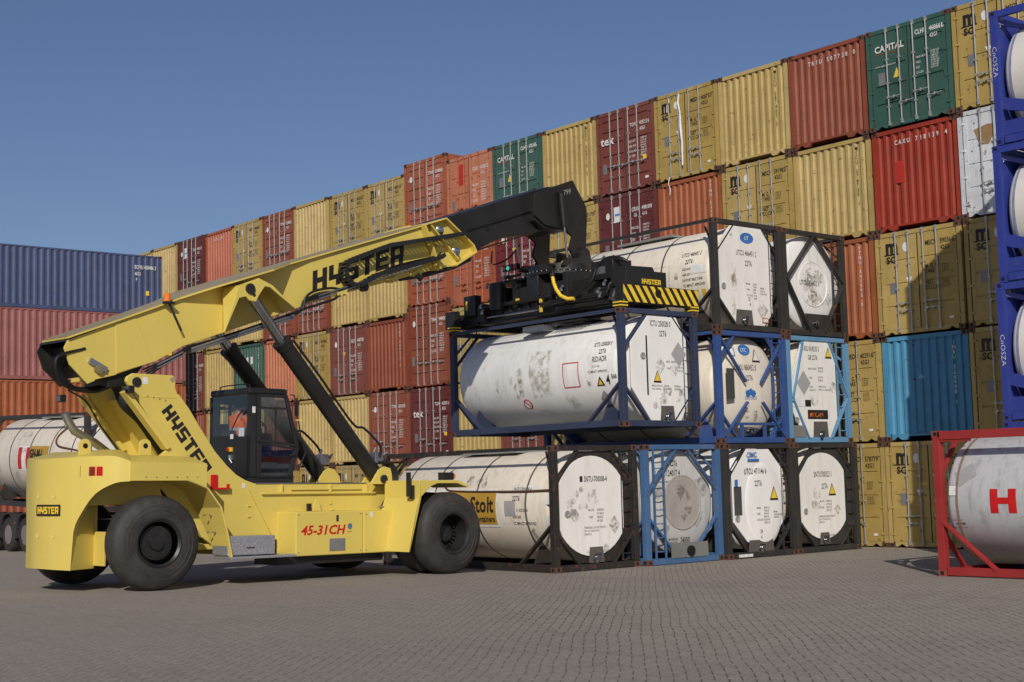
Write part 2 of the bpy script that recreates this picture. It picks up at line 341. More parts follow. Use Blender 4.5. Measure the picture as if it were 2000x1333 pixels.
# ------------------------------------------------------------------ shipping containers
CW, CL = 2.438, 12.19
_cache = {}
def cached(key, fn):
    if key not in _cache: _cache[key] = fn()
    return _cache[key]
def mesh_of(mb, name, mats, smooth=None):
    o = mb.build(name, mats, None, smooth); me = o.data; bpy.data.objects.remove(o); return me
def casting_mesh():
    b = MB(); b.box(0, .175, 0, .16, 0, .118)
    b.box(.055, .115, -.002, .02, .028, .092, 1); b.box(-.002, .02, .055, .11, .03, .09, 1); b.box(.155, .177, .055, .11, .03, .09, 1)  # black blocks proud of the faces paint in the shaded holes
    return mesh_of(b, 'corner_casting', [M_CAST, M_DARK])
def frame_mesh(kind, c, h, L):
    b = MB(); p = .11
    for x in (0, CW-p):
        b.box(x, x+p, .01, .12, .118, h-.118); b.box(x, x+p, L-.12, L-.01, .118, h-.118)
    for x in (.015, CW-.075): b.box(x, x+.06, .16, L-.16, h-.075, h-.012); b.box(x, x+.06, .16, L-.16, .03, .17)
    b.box(.175, CW-.175, .012, .09, h-.115, h-.012)               # header
    b.box(.175, CW-.175, L-.09, L-.012, h-.11, h-.012); b.box(.175, CW-.175, L-.09, L-.012, .02, .15)
    if kind == 'front':                                            # sill with gooseneck recess and notches
        for s in (0, 1):
            f = (lambda x: x) if s == 0 else (lambda x: CW-x)
            pts = [(f(.175), .17), (f(.175), .03), (f(.22), .03), (f(.33), .115), (f(.44), .03), (f(.60), .03), (f(.66), .115), (f(.66), .17)]
            b.prism(pts, .012, .09, 'y')
        b.box(.66, CW-.66, .012, .09, .115, .17)
    else:
        for s in (0, 1):
            f = (lambda x: x) if s == 0 else (lambda x: CW-x)
            b.prism([(f(.175), .14), (f(.175), .03), (f(.25), .03), (f(.36), .10), (f(.47), .03), (f(1.219), .03), (f(1.219), .14)], .012, .09, 'y')
    b.box(.66, CW-.66, .5, .52, .0, .14, 1)                        # black sheet painting in the shade behind the recess
    return mesh_of(b, 'frame', [cmat(c), M_DARK])
def corr(n, pitch, depth, flat=.38):
    """trapezoid corrugation profile: (s, d) pairs over n periods"""
    out = []
    for i in range(n):
        s = i*pitch; out += [(s, 0), (s+pitch*flat, 0), (s+pitch*.5, depth), (s+pitch*(.5+flat), depth)]
    out.append((n*pitch, 0)); return out
def side_mesh(c, h, L, detail):
    b = MB(); n = int((L-.3)/.278) if detail else 12; pr = corr(n, (L-.3)/n, .036 if detail else .03, .26)
    for x, sg in ((.012, 1), (CW-.012, -1)):
        vs = []; 
        for s, d in pr: vs += [(x+sg*(.004+d), .15+s, .17), (x+sg*(.004+d), .15+s, h-.075)]
        fs = [(2*i, 2*i+2, 2*i+3, 2*i+1) for i in range(len(pr)-1)]
        b.add(vs, fs if sg < 0 else [q[::-1] for q in fs])
    return mesh_of(b, 'side_panel', cmat(c))
def roof_mesh(c, h, L):
    b = MB(); n = 40; vs = []
    for s, d in corr(n, (L-.3)/n, .02, .3): vs += [(.075, .15+s, h-.03-d), (CW-.075, .15+s, h-.03-d)]
    b.add(vs, [(2*i, 2*i+1, 2*i+3, 2*i+2) for i in range(len(vs)//2-1)])
    b.box(.075, CW-.075, .15, L-.15, .13, .165)
    return mesh_of(b, 'roof', cmat(c))
def front_mesh(c, h, n=10):
    b = MB(); W = CW-.22; pr = corr(n, W/(n-.14), .048, .34)[:-1]; pr = [(min(s, W), d) for s, d in pr]+[(W, 0)]; vs = []
    for s, d in pr: vs += [(.11+s, .03+d, .17), (.11+s, .03+d, h-.115)]
    b.add(vs, [(2*i, 2*i+1, 2*i+3, 2*i+2) for i in range(len(pr)-1)])
    return mesh_of(b, 'end_panel', cmat(c))
def door_mesh(c, h, style, right):
    """one door leaf, hinge side at x=0, with pressed panels"""
    b = MB(); x0, x1 = .02, 1.095; z0, z1 = .145, h-.12
    if style == 'panel': gr = [.25, .49, .74]; sec = [(g, .012, .02) for g in gr]
    elif style == 'wide': sec = [(g, .055, .03) for g in (.12, .28, .44, .60, .76, .9)]
    else: sec = [(g, .045, .028) for g in (.2, .4, .62, .82)]
    prof = [(z0, 0)]
    for g, hw, dp in sec:
        z = z0+g*(z1-z0)
        if style == 'panel': prof += [(z-hw*2.2, 0), (z-hw, dp), (z+hw, dp), (z+hw+.004, 0)]
        else: prof += [(z-hw-.012, 0), (z-hw, dp), (z+hw, dp), (z+hw+.012, 0)]
    prof.append((z1, 0))
    xa, xb = x0+.11, x1-.07
    vs = []
    for z, d in prof: vs += [(xa, .03+d, z), (xb, .03+d, z)]
    b.add(vs, [(2*i, 2*i+1, 2*i+3, 2*i+2) for i in range(len(prof)-1)])
    b.box(x0, xa, .024, .06, z0, z1); b.box(xb, x1, .024, .06, z0, z1)
    for g, hw, dp in sec:
        z = z0+g*(z1-z0)
    for a in (x0-.008, x1): b.box(a, a+.01, .02, .05, z0, z1, 1)      # gaskets
    b.box(x0, x1, .018, .05, z1, z1+.014, 1); b.box(x0, x1, .018, .05, z0-.014, z0, 1)
    for q in (.08, .36, .64, .92):                                  # hinges
        z = z0+q*(z1-z0); b.box(x0-.07, x0+.05, .0, .03, z-.028, z+.028)
    if right: b.v = [(1.219-x+0, y, z) for x, y, z in b.v]
    return mesh_of(b, 'door', [cmat(c), M_SEAL])
def rod_mesh(h, long_handle, m):
    b = MB(); b.tube([(0, -.018, .07), (0, -.018, h-.06)], .019, 8)
    for z in (.085, h-.11): b.box(-.035, .035, -.03, .012, z-.02, z+.045); b.box(-.022, .03, -.045, .0, z+.03, z+.10)
    for z in (.55, 1.15, 1.75): b.box(-.032, .032, -.04, .02, z-.022, z+.022)
    return mesh_of(b, 'lock_rod', m, 40)
def handle_mesh(m):
    b = MB(); b.box(0, .38, -.052, -.036, -.010, .010); b.box(.14, .22, -.05, .02, -.022, .022); b.box(.155, .18, -.058, .02, -.045, .03); b.box(-.03, .03, -.05, .0, -.03, .03)
    return mesh_of(b, 'handle', m)
M_RODORANGE = paint('rod_orange', (.42, .13, .07), rough=.5)
TXT = {'mustard': M_BLACKL, 'mustard2': M_BLACKL}
def split_letters(T, mats, e):
    A = MB(); idx = {}
    for q, m in zip(T.f, T.m):
        if m == 0: A.f.append(q); A.m.append(0)
        else:
            idx['k'] = idx.get('k', 0)+1; B = MB(); B.add([Vector(T.v[i])-Vector((0, .0006*idx['k'], 0)) for i in q], [tuple(range(len(q)))]); B.build('sticker', mats[m], e)
    if A.f:
        us = sorted({i for q in A.f for i in q}); rm = {u: k for k, u in enumerate(us)}
        A.v = [T.v[u] for u in us]; A.f = [tuple(rm[i] for i in q) for q in A.f]; A.build('lettering', mats[0], e)
def container(x, y, z, kind, c, label, group, h=2.59, style='panel', code=None, brand=None, L=CL, detail=False, opt=(), rods='a', sz=1.):
    e = empty('shipping_container', (x, y, z), label, 'shipping container', group)
    e.scale = (1, 1, sz); W = (0, 0, 0)
    put(cached(('fr', kind, c, h, L), lambda: frame_mesh(kind, c, h, L)), 'frame', e)
    put(cached(('ro', c, h, L), lambda: roof_mesh(c, h, L)), 'roof', e)
    put(cached(('si', c, h, L, detail), lambda: side_mesh(c, h, L, detail)), 'side_panel', e)
    cm = cached('cast', casting_mesh)
    for cx in (0, CW-.175):
        for cz in (0, h-.118):
            put(cm, 'corner_casting', e, (cx, 0, cz))
            if detail: put(cm, 'corner_casting', e, (cx, L-.16, cz))
    lm = TXT.get(c, M_WHITE); T = MB(); fr = plane_map((0, -.002, 0), (1, 0, 0), (0, 0, 1))
    if kind == 'front':
        put(cached(('fp', c, h), lambda: front_mesh(c, h)), 'end_panel', e)
        mp = plane_map((0, .026, 0), (1, 0, 0), (0, 0, 1)) if 1 else None
        if code:
            if 'v' in opt: text(T, code, plane_map((0, .025, 0), (1, 0, 0), (0, 0, 1)), CW-.415, h-.2, .098, .9, .005, vertical=True)
            else:
                n = len(code); W = CW-.22; P = W/(10-.14)
                k = 9-n if n < 9 else 0
                for i, ch in enumerate(code):
                    if ch != ' ': text(T, ch, mp, .11+P*(i*.53+2.6), h-.42, .12, .8, .01, align='c')
        if 'patch' in opt: rectq(T, plane_map((0, .023, 0), (1, 0, 0), (0, 0, 1)), .66, .9, 1.2, 1.75, 6)
        if 'stickers' in opt:
            for a, bq in ((1.05, 1.22), (1.4, 1.57)): rectq(T, plane_map((0, .023, 0), (1, 0, 0), (0, 0, 1)), a, bq, 1.75, 2.05, 2)
    else:
        rm = M_RODORANGE if rods == 'o' else M_GALV
        rd = cached(('rod', h, rods), lambda: rod_mesh(h, False, rm)); hm = cached(('hd', rods), lambda: handle_mesh(rm))
        for s in (0, 1):
            d = put(cached(('do', c, h, style, s), lambda: door_mesh(c, h, style, s)), 'door', e, (.11 if s == 0 else 1.219-.11, 0, 0))
            ox = d.location.x
            for i, rx in enumerate((.62, .98) if s == 0 else (1.40, 1.78)):
                put(rd, 'lock_rod', d, (rx-ox, 0, 0))
                zz = .78 if (i == 0) else .60
                if style == 'wide': zz = .86-.02*i
                if 'high' in opt: zz += .0
                put(hm, 'handle', d, ((rx-ox if i == 0 else rx-ox-.33 if style == 'panel' else rx-ox), 0, zz))
        q = plane_map((0, .022, 0), (1, 0, 0), (0, 0, 1)); b0 = .012
        if brand == 'msc':
            text(T, 'm', q, .30, h-.53, .37, .92, .045); rectq(T, q, .25, .68, h-.585, h-.555); text(T, 'SC', q, .31, h-.78, .17, 1.05, .035)
            text(T, 'MSCU' if not (code or '').startswith('MEDU') else 'MEDU', q, 1.44, h-.46, .125, .76, .014); text(T, (code or 'MSCU 480136 3')[5:11], q, 1.85, h-.46, .125, .76, .014)
            text(T, (code or '            3')[-1], q, 2.21, h-.46, .11, .72, .006)
            text(T, '42G1', q, 1.86, h-.62, .115, .76, .014)
            text(T, 'M. G. W.', q, 1.41, h-1.02, .11, .74, .012); text(T, 'TARE', q, 1.41, h-1.15, .11, .74, .012)
            text(T, 'NET', q, 1.41, h-1.42, .11, .74, .012); text(T, 'CU.CAP.', q, 1.41, h-1.55, .11, .74, .012)
            for k, (ln) in enumerate(('30.480 KG', '67.200 LB', '3.720 KG', '8.200 LB')): text(T, ln, q, 1.87, h-1.00-.055*k, .042, .8)
            for k, (ln) in enumerate(('26.760 KG', '59.000 LB', '67,7 CU.M', '2.390 CU.FT')): text(T, ln, q, 1.87, h-1.37-.055*k, .042, .8)
            rectq(T, q, .38, .56, h-1.55, h-1.27, 1)
            polyq(T, q, [(.85, h-1.18), (1.03, h-1.18), (.94, h-1.36)], 2)
            if 'disc' in opt or True: polyq(T, q, [(.88+.085*math.cos(a*PI/8), h-.42+.12*math.sin(a*PI/8)) for a in range(16)], 2)
            rectq(T, q, 2.02, 2.14, .28, .34, 2)
        elif brand == 'capital':
            text(T, 'CAPITAL', q, .25, h-.60, .17, .95, .02); rectq(T, q, .27, .96, h-.66, h-.65, 3); text(T, 'www.capital-lease.com', q, .25, h-.98, .05, .95, .004)
            text(T, 'CLHU', q, 1.44, h-.40, .125, .76, .016); text(T, code[5:11], q, 1.85, h-.40, .125, .76, .016); text(T, code[-1], q, 2.21, h-.40, .12, .72, .01); text(T, '42G1', q, 1.86, h-.57, .105, .72, .01)
            for k, ln in enumerate(('MAX.GROSS', 'TARE', 'NET', 'CU.CAP.')): text(T, ln, q, 1.44, h-1.0-.13*k, .055, .75, .004)
            for k in range(8): text(T, ('30.480 KGS', '67.200 LBS', '3.880 KGS', '8.550 LBS')[k % 4], q, 1.86, h-.93-.058*k, .046, .8)
            rectq(T, q, .33, .53, h-1.45, h-1.13, 1); polyq(T, q, [(.77, h-1.33), (.98, h-1.33), (.875, h-1.08)], 4)
        elif brand == 'tex':
            text(T, 'tex', q, .18, h-1.02, .27, 1.15, .02)
            text(T, 'TGHU', q, 1.44, h-.66, .12, .7, .01); text(T, code[5:11], q, 1.84, h-.66, .12, .7, .01); text(T, '6', q, 2.2, h-.66, .12, .7, .01); text(T, '42G1', q, 1.85, h-.83, .11, .7, .01)
            for k, ln in enumerate(('MAX WT', 'TARE WT', 'PAYLOAD', 'CU. CAP')): text(T, ln, q, 1.33, h-1.14-.15*k, .075, .8, .006)
            for k in range(8): text(T, ('30480 KG', '67200 LB', '3830 KG', '8440 LB')[k % 4], q, 1.87, h-1.09-.075*k, .055, .85, .004)
            rectq(T, q, .25, .42, .68, .98, 1); rectq(T, q, 1.95, 2.1, h-1.72, h-1.6, 4); rectq(T, q, 2.02, 2.16, .28, .35, 2)
        elif brand:
            t = code or 'TTNU 534868 2'
            text(T, t[:4], q, 1.42, h-.62, .125, .76, .016); text(T, t[5:11], q, 1.84, h-.62, .125, .76, .016); text(T, t[-1], q, 2.2, h-.62, .125, .76, .016)
            text(T, '4310' if brand == 'gb' else '45G1', q, 1.85, h-.79, .105, .72, .008)
            if brand == 'gb': text(T, 'GB', q, 1.5, h-.79, .105, .72, .008)
            for k, ln in enumerate(('MAX.GR.', 'TARE', 'NET', 'CU.CAP.')): text(T, ln, q, 1.38, h-1.16-.18*k, .085, .72, .008)
            for k in range(8): text(T, ('30480 KG', '67200 LB', '3830 KG', '8440 LB', '26650 KG')[k % 5], q, 1.86, h-1.10-.085*k, .06, .8, .004)
            rectq(T, q, .25, .42, .78, 1.1, 1)
            if 'redpatch' not in opt: polyq(T, q, [(.40+.08*math.cos(a*PI/8), h-.62+.11*math.sin(a*PI/8)) for a in range(16)], 2)
            if 'bigsticker' in opt:
                rectq(T, q, .66, .96, h-.85, h-.38, 2)
                for k in range(3): polyq(T, plane_map((0, .0175, 0), (1, 0, 0), (0, 0, 1)), [(.74+.07*k+.035*math.cos(a*PI/6), h-.62+.04*math.sin(a*PI/6)) for a in range(12)], 5)
            if 'logoT' in opt: text(T, 'triton', q, .2, h-.68, .08, .8, .01)
            if 'redpatch' in opt: rectq(T, q, .66, .98, h-1.0, h-.28, 6)
            if 'yellowtri' in opt: polyq(T, q, [(.85, h-.95), (1.05, h-.95), (.95, h-1.15)], 4)
            if 'gold' in opt: text(T, 'genstar', q, .28, h-.72, .12, .8, .012, m=4)
        if 'bent' in opt:
            B = MB(); B.tube([(1.06, -.03, 2.45), (1.02, -.05, 2.2), (1.08, -.04, 1.9), (1.09, -.05, 1.5), (1.12, -.04, 1.0), (1.12, -.05, .35)], [.018, .03, .022, .038, .032, .022], 6); B.build('torn_trim', M_WHITE, e)
            B = MB(); B.spline([(.62, -.03, 2.4), (.70, -.08, 2.3), (.60, -.06, 2.2), (.58, -.05, 2.0)], .012, 5); B.spline([(.60, -.05, .1), (.57, -.08, -.1), (.60, -.05, -.25), (.58, -.05, -.42)], .012, 5); B.build('torn_strap', M_WHITE, e)
        if 'peel' in opt: polyq(T, q, [(.42, h-.5), (.78, h-.42), (.95, h-.44), (.93, h-.7), (.8, h-.9), (.55, h-.88), (.5, h-.7)], 7)
    if T.v:
        split_letters(T, [lm, M_PLATE, M_WHITE, M_REDP, M_YTAPE, plain('blue_logo', (.05, .2, .5)), plain('red_patch', (.45, .03, .02)), plain('bare_patch', (.30, .19, .09))], e)
    return e

ORD = ['rightmost', 'second', 'third', 'fourth', 'fifth', 'sixth', 'seventh', 'eighth', 'ninth', 'tenth', 'eleventh', 'twelfth', 'thirteenth', 'fourteenth', 'fifteenth', 'sixteenth', 'seventeenth', 'eighteenth', 'nineteenth']
CN = {'mustard': 'mustard yellow', 'mustard2': 'pale mustard', 'brick': 'brick red', 'brown': 'reddish brown', 'orange': 'orange brown', 'salmon': 'faded salmon', 'maroon': 'dark maroon',
      'crimson': 'dark crimson', 'green': 'dark green', 'red': 'bright red', 'blue': 'sky blue', 'white': 'peeling white', 'navy': 'navy blue', 'pink': 'faded pink', 'rust': 'rust orange', 'rose': 'orange red'}
RW = {5: 'topmost', 4: 'second from top', 3: 'middle one', 2: 'second from bottom', 1: 'lowest'}
def D(c, brand='x', code=None, **k): return ('door', c, brand, code, k)
def Fr(c, code=None, **k): return ('front', c, None, code, k)
m_ = lambda code='MSCU 480136 3', **k: D('mustard', 'msc', code, **k)
WALL = {  # column (0 = right edge of the picture): rows from the top down
 0: [m_('MSCU 553107 2'), D('white', None, opt=('peel',)), m_('MSCU 571204 8'), m_('MSCU 566318 0'), m_('MSCU 560221 4')],
 1: [D('green', 'capital', 'CLHU 468661 0', style='four'), Fr('red', 'CAXU 718139 4', opt=('patch',)), m_('MSCU 590366 0'), Fr('blue', 'INBU 526990 1', opt=('v',)), m_('MSCU 578702 5')],
 2: [Fr('brick', 'TRIU 507738 0'), Fr('mustard2', 'MSCU 578739 1', opt=('v',)), Fr('rust', 'TTNU 441995 0', opt=('v',)), m_('MEDU 402916 0'), m_('MSCU 578779 1')],
 3: [Fr('mustard2', 'MSCU 587452 2', opt=('v',)), m_('MSCU 591982 0'), m_(), Fr('mustard2'), m_()],
 4: [m_('MEDU 408757 3', opt=('bent',)), Fr('rust', 'TTNU 511208 3', opt=('v',)), m_(), Fr('brick'), m_()],
 5: [D('brown', 'tex', 'TGHU 409212 6', style='wide'), D('maroon', 'gb', 'CRXU 498104 4', opt=('bigsticker',)), Fr('mustard2'), m_(), Fr('mustard2')],
 6: [Fr('mustard2', 'MSCU 569310 2', opt=('v',)), m_('MSCU 431193 8'), Fr('brick'), Fr('mustard2'), m_()],
 7: [D('green', 'capital', 'CLHU 478185 3', style='four'), D('crimson', 'x', 'GSTU 411520 7', style='four', opt=('yellowtri', 'gold')), m_(), D('brown', 'x', 'TTNU 503127 4'), Fr('mustard2')],
 8: [D('salmon', 'x', 'CAXU 415519 0', rods='o', opt=('redpatch',)), D('orange', 'x', 'CAXU 419023 1', rods='o'), m_('MSCU 470911 5'), Fr('mustard2'), Fr('blue')],
 9: [D('orange', 'x', 'TTNU 534868 2', style='wide', opt=('logoT',)), D('orange', 'x', 'TTNU 520336 1', style='wide', opt=('logoT',)), D('brick', 'x', 'TRHU 948406 8', style='wide', h=2.89), D('maroon', 'tex', 'TGHU 403031 7', style='four'), Fr('blue')],
 10: [m_('MSCU 480136 3'), Fr('mustard2'), Fr('brick', 'TTNU 448217 5', opt=('v',)), D('brick', 'x', 'TTNU 503155 3', style='four', opt=('logoT',)), m_('MSCU 470218 6')],
 11: [m_('MSCU 463352 1'), Fr('mustard2'), D('brown', 'x', 'GLDU 408778 1', opt=('yellowtri',)), Fr('mustard2'), m_()],
 12: [Fr('mustard2'), D('brick', 'x', 'TTNU 531182 0', style='wide'), m_('MSCU 467846 2'), Fr('mustard2'), m_()],
 13: [D('brick', 'x', 'TTNU 524002 6', style='wide', opt=('logoT',)), D('brick', 'x', 'TTNU 519904 4', style='wide'), Fr('salmon'), Fr('brown'), m_()],
 14: [m_('MSCU 484685 9'), Fr('mustard2', 'MSCU 577210 3', opt=('v',)), Fr('green', 'CLHU 482170 1', opt=('v', 'stickers')), Fr('mustard2'), Fr('brick')],
 15: [Fr('rose', 'CAXU 204'), m_(), Fr('mustard2'), Fr('mustard2'), Fr('brick')],
 16: [D('maroon', 'x', 'TGHU 490217 3', style='four', opt=('bigsticker',)), m_(), D('brown', 'x', 'GLDU 490338 0'), Fr('brick'), Fr('brick')],
 17: [Fr('mustard2'), Fr('mustard2'), Fr('brick'), Fr('brown'), m_()],
 18: [Fr('mustard2'), Fr('brick'), Fr('mustard2'), m_(), Fr('brick')]}
XW0, PW, YW = -18.858, 2.5034, 30.119
def build_wall():
    for ci, rows in WALL.items():
        xl = XW0-PW*(ci-1)-PW+.033; z = 0
        for r in range(1, 6):
            kind, c, brand, code, k = rows[5-r]
            kk = dict(k); h = kk.get('h', 2.59)
            c2 = c
            what = 'with barred doors' if kind == 'door' else 'with blank ribbed end'
            lab = '%s container %s, %s, %s' % (CN[c], what, RW[r], 'rightmost stack' if ci == 0 else ORD[ci]+' stack from right')
            jx = random.uniform(-.018, .018); jy = random.uniform(-.05, .05)
            container(xl+jx, YW+jy, z, kind, c2, lab, 'shipping containers stacked in the long wall', code=code, brand=brand, **kk)
            z += h+.012
build_wall()
def build_left_stack():
    X0 = -56.0; g = 'long-side containers stacked at the left'
    for c, z, y1, h, s, lab, code in (
        ('brick', 0., 29.0, 2.89, 1.18, 'brick red long-side container at the foot of the left stack, behind the tank trailer', None),
        ('rust', 3.45, 29.0, 2.89, 1, 'rust orange long-side container under the pink one in the left stack', None),
        ('pink', 6.35, 29.0, 2.89, 1, 'faded pink long-side container between the navy and the orange ones', None),
        ('navy', 9.22, 27.9, 2.59, .985, 'navy blue long-side container topmost of the left stack', 'ECMU 450486 3')):
        e = container(X0-CW, y1-CL, z, 'front', c, lab, g, h=h, detail=True, sz=s)
        if code:
            T = MB(); mp = plane_map((CW+.002, 0, 0), (0, 1, 0), (0, 0, 1))
            text(T, code, mp, CL-1.25, h-.62, .17, .62, .02); text(T, '45G1', mp, CL-1.25, h-.9, .15, .62, .02); text(T, 'P', mp, CL-1.2, h-1.15, .14, .62, .02)
            rectq(T, mp, CL-.75, CL-.6, h-1.75, h-1.55, 1)
            T.build('lettering', [M_WHITE, M_YTAPE], e)
        if c == 'pink':
            T = MB(); mp = plane_map((CW+.002, 0, 0), (0, 1, 0), (0, 0, 1)); rectq(T, mp, CL-.85, CL-.65, h-1.7, h-1.3, 0)
            T.build('sticker', [M_YTAPE], e)
build_left_stack()

# ------------------------------------------------------------------ tank containers
TL, TW, TH = 6.058, 2.438, 2.591
def fmat(n):
    return {'black': paint('tank_frame_black', (.022, .020, .018), rough=.5, dirt=.6, dirtcol=(.09, .055, .035), rust=.55),
            'charcoal': paint('tank_frame_charcoal', (.030, .029, .028), rough=.5, dirt=.5, dirtcol=(.09, .07, .05), rust=.35),
            'navy': paint('tank_frame_navy', (.030, .042, .085), rough=.45, dirt=.3, dirtcol=(.10, .08, .07), rust=.15),
            'blue': paint('tank_frame_blue', (.033, .08, .25), rough=.45, dirt=.4, dirtcol=(.13, .11, .10), rust=.38),
            'steelblue': paint('tank_frame_steelblue', (.05, .125, .27), rough=.5, dirt=.5, dirtcol=(.2, .17, .13), rust=.38),
            'lightblue': paint('tank_frame_lightblue', (.12, .27, .44), rough=.5, dirt=.3, dirtcol=(.1, .12, .1), rust=.25),
            'royal': paint('tank_frame_royal', (.026, .042, .25), rough=.35, dirt=.2, dirtcol=(.15, .15, .18), rust=.05),
            'red': paint('tank_frame_red', (.30, .024, .024), rough=.45, dirt=.35, dirtcol=(.18, .04, .03), rust=.2)}[n]
def capsule(cy, cz, r, hw, n=40):
    out = []
    for i in range(n):
        a = 2*PI*i/n; y, z = r*math.cos(a), r*math.sin(a)
        y = max(-hw, min(hw, y)); out.append((cy+y, cz+z))
    res = []
    for p in out:
        if not res or (abs(p[0]-res[-1][0])+abs(p[1]-res[-1][1])) > 1e-3: res.append(p)
    return res
def ladder_mb(y0, y1, z0, z1, x, n=8, sag=0.):
    b = MB()
    for y in (y0, y1): b.box(x-.03, x+.01, y-.014, y+.014, z0, z1)
    for i in range(n):
        z = z0+.15+(z1-z0-.25)*i/(n-1); b.tube([(x-.01, y0, z), (x+.012, (y0+y1)/2, z-sag), (x-.01, y1, z)], .013, 6)
    return b
def hazard_tri(T, mp, x, y, s, m=2):
    polyq(T, mp, [(x-s/2*1.16, y-.03), (x+s/2*1.16, y-.03), (x, y+s*1.12)], 1)
    m2 = lambda a, b: mp(a, b)+OFF
    polyq(T, lambda a, b: mp(a, b)+T.off, [(x-s/2*.86, y+.01), (x+s/2*.86, y+.01), (x, y+s*.93)], m)
OFF = Vector((0, 0, 0))
def blob(T, mp, x, y, r, m, rng, jag=.25, squash=1.):
    n = 14; r = r*1.5; polyq(T, mp, [(x+r*math.cos(2*PI*i/n)*(1-jag*rng.random()), y+r*squash*math.sin(2*PI*i/n)*(1-jag*rng.random())) for i in range(n)], m)
def diamond(T, mp, x, y, s, m): polyq(T, mp, [(x-s, y), (x, y-s*1.15), (x+s, y), (x, y+s*1.15)], m)
def scuff(name, col, lo, hi, sc=7.):
    m, t, b, N = nodemat(name); tc = N('ShaderNodeTexCoord'); n = N('ShaderNodeTexNoise', Scale=sc, Detail=9., Roughness=.75); t.links.new(tc.outputs['Object'], n.inputs[0])
    n2 = N('ShaderNodeTexNoise', Scale=sc*3, Detail=6.); t.links.new(tc.outputs['Object'], n2.inputs[0])
    t.links.new(mix(t, ramp(t, n2.outputs[0], .35, .65), tuple(x*.6 for x in col), col), b.inputs['Base Color']); b.inputs['Roughness'].default_value = .65
    t.links.new(ramp(t, n.outputs[0], lo, hi, 0, .55), b.inputs['Alpha']); return m
M_SCUF = scuff('old_placard', (.27, .25, .21), .44, .60); M_SCUF2 = scuff('glue_residue', (.34, .27, .19), .47, .66, 5.)
M_PLAC = paint('placard_grey', (.33, .33, .33), rough=.5, dirt=.15)
M_LBL = plain('label_blue', (.04, .16, .45))
M_DATA = plain('data_letters', (.10, .095, .09), .6)
M_OCHRE = paint('ochre_sign', (.46, .27, .035), rough=.5, dirt=.3)
LMATS = [M_BLACKL, M_BLACKL, M_YTAPE, M_SCUF, M_SCUF2, M_PLAC, M_LBL, M_REDP, M_WHITE, M_DATA, M_ORANGE, M_OCHRE]
def letters_out(T, e, name='lettering', stick='sticker'):
    """letters stay one part; every sticker, placard or scuff patch is a part of its own (stacked ones a hair apart)"""
    A = MB()
    for q, m in zip(T.f, T.m):
        if m in (0, 9): A.f.append(q); A.m.append(0 if m == 0 else 1)
    if A.f:
        us = sorted({i for q in A.f for i in q}); rm = {u: k for k, u in enumerate(us)}
        A.v = [T.v[u] for u in us]; A.f = [tuple(rm[i] for i in q) for q in A.f]; A.build(name, [LMATS[0], LMATS[9]], e)
    kk = 0
    for q, m in zip(T.f, T.m):
        if m in (0, 9): continue
        if m == 99: continue
        ps = [Vector(T.v[i]) for i in q]; nn = (ps[1]-ps[0]).cross(ps[2]-ps[0]).normalized(); ctr = Vector((-TL/2, TW/2, 1.34)); ctr.x = min(max(ctr.x, ps[0].x-.5), ps[0].x+.5) if abs(nn.x) < .5 else ctr.x
        if nn.dot(ps[0]-ctr) < 0: nn = -nn
        kk += 1; B = MB(); B.add([p+nn*.0007*(kk % 14) for p in ps], [tuple(range(len(q)))]); B.build(stick, LMATS[m], e)
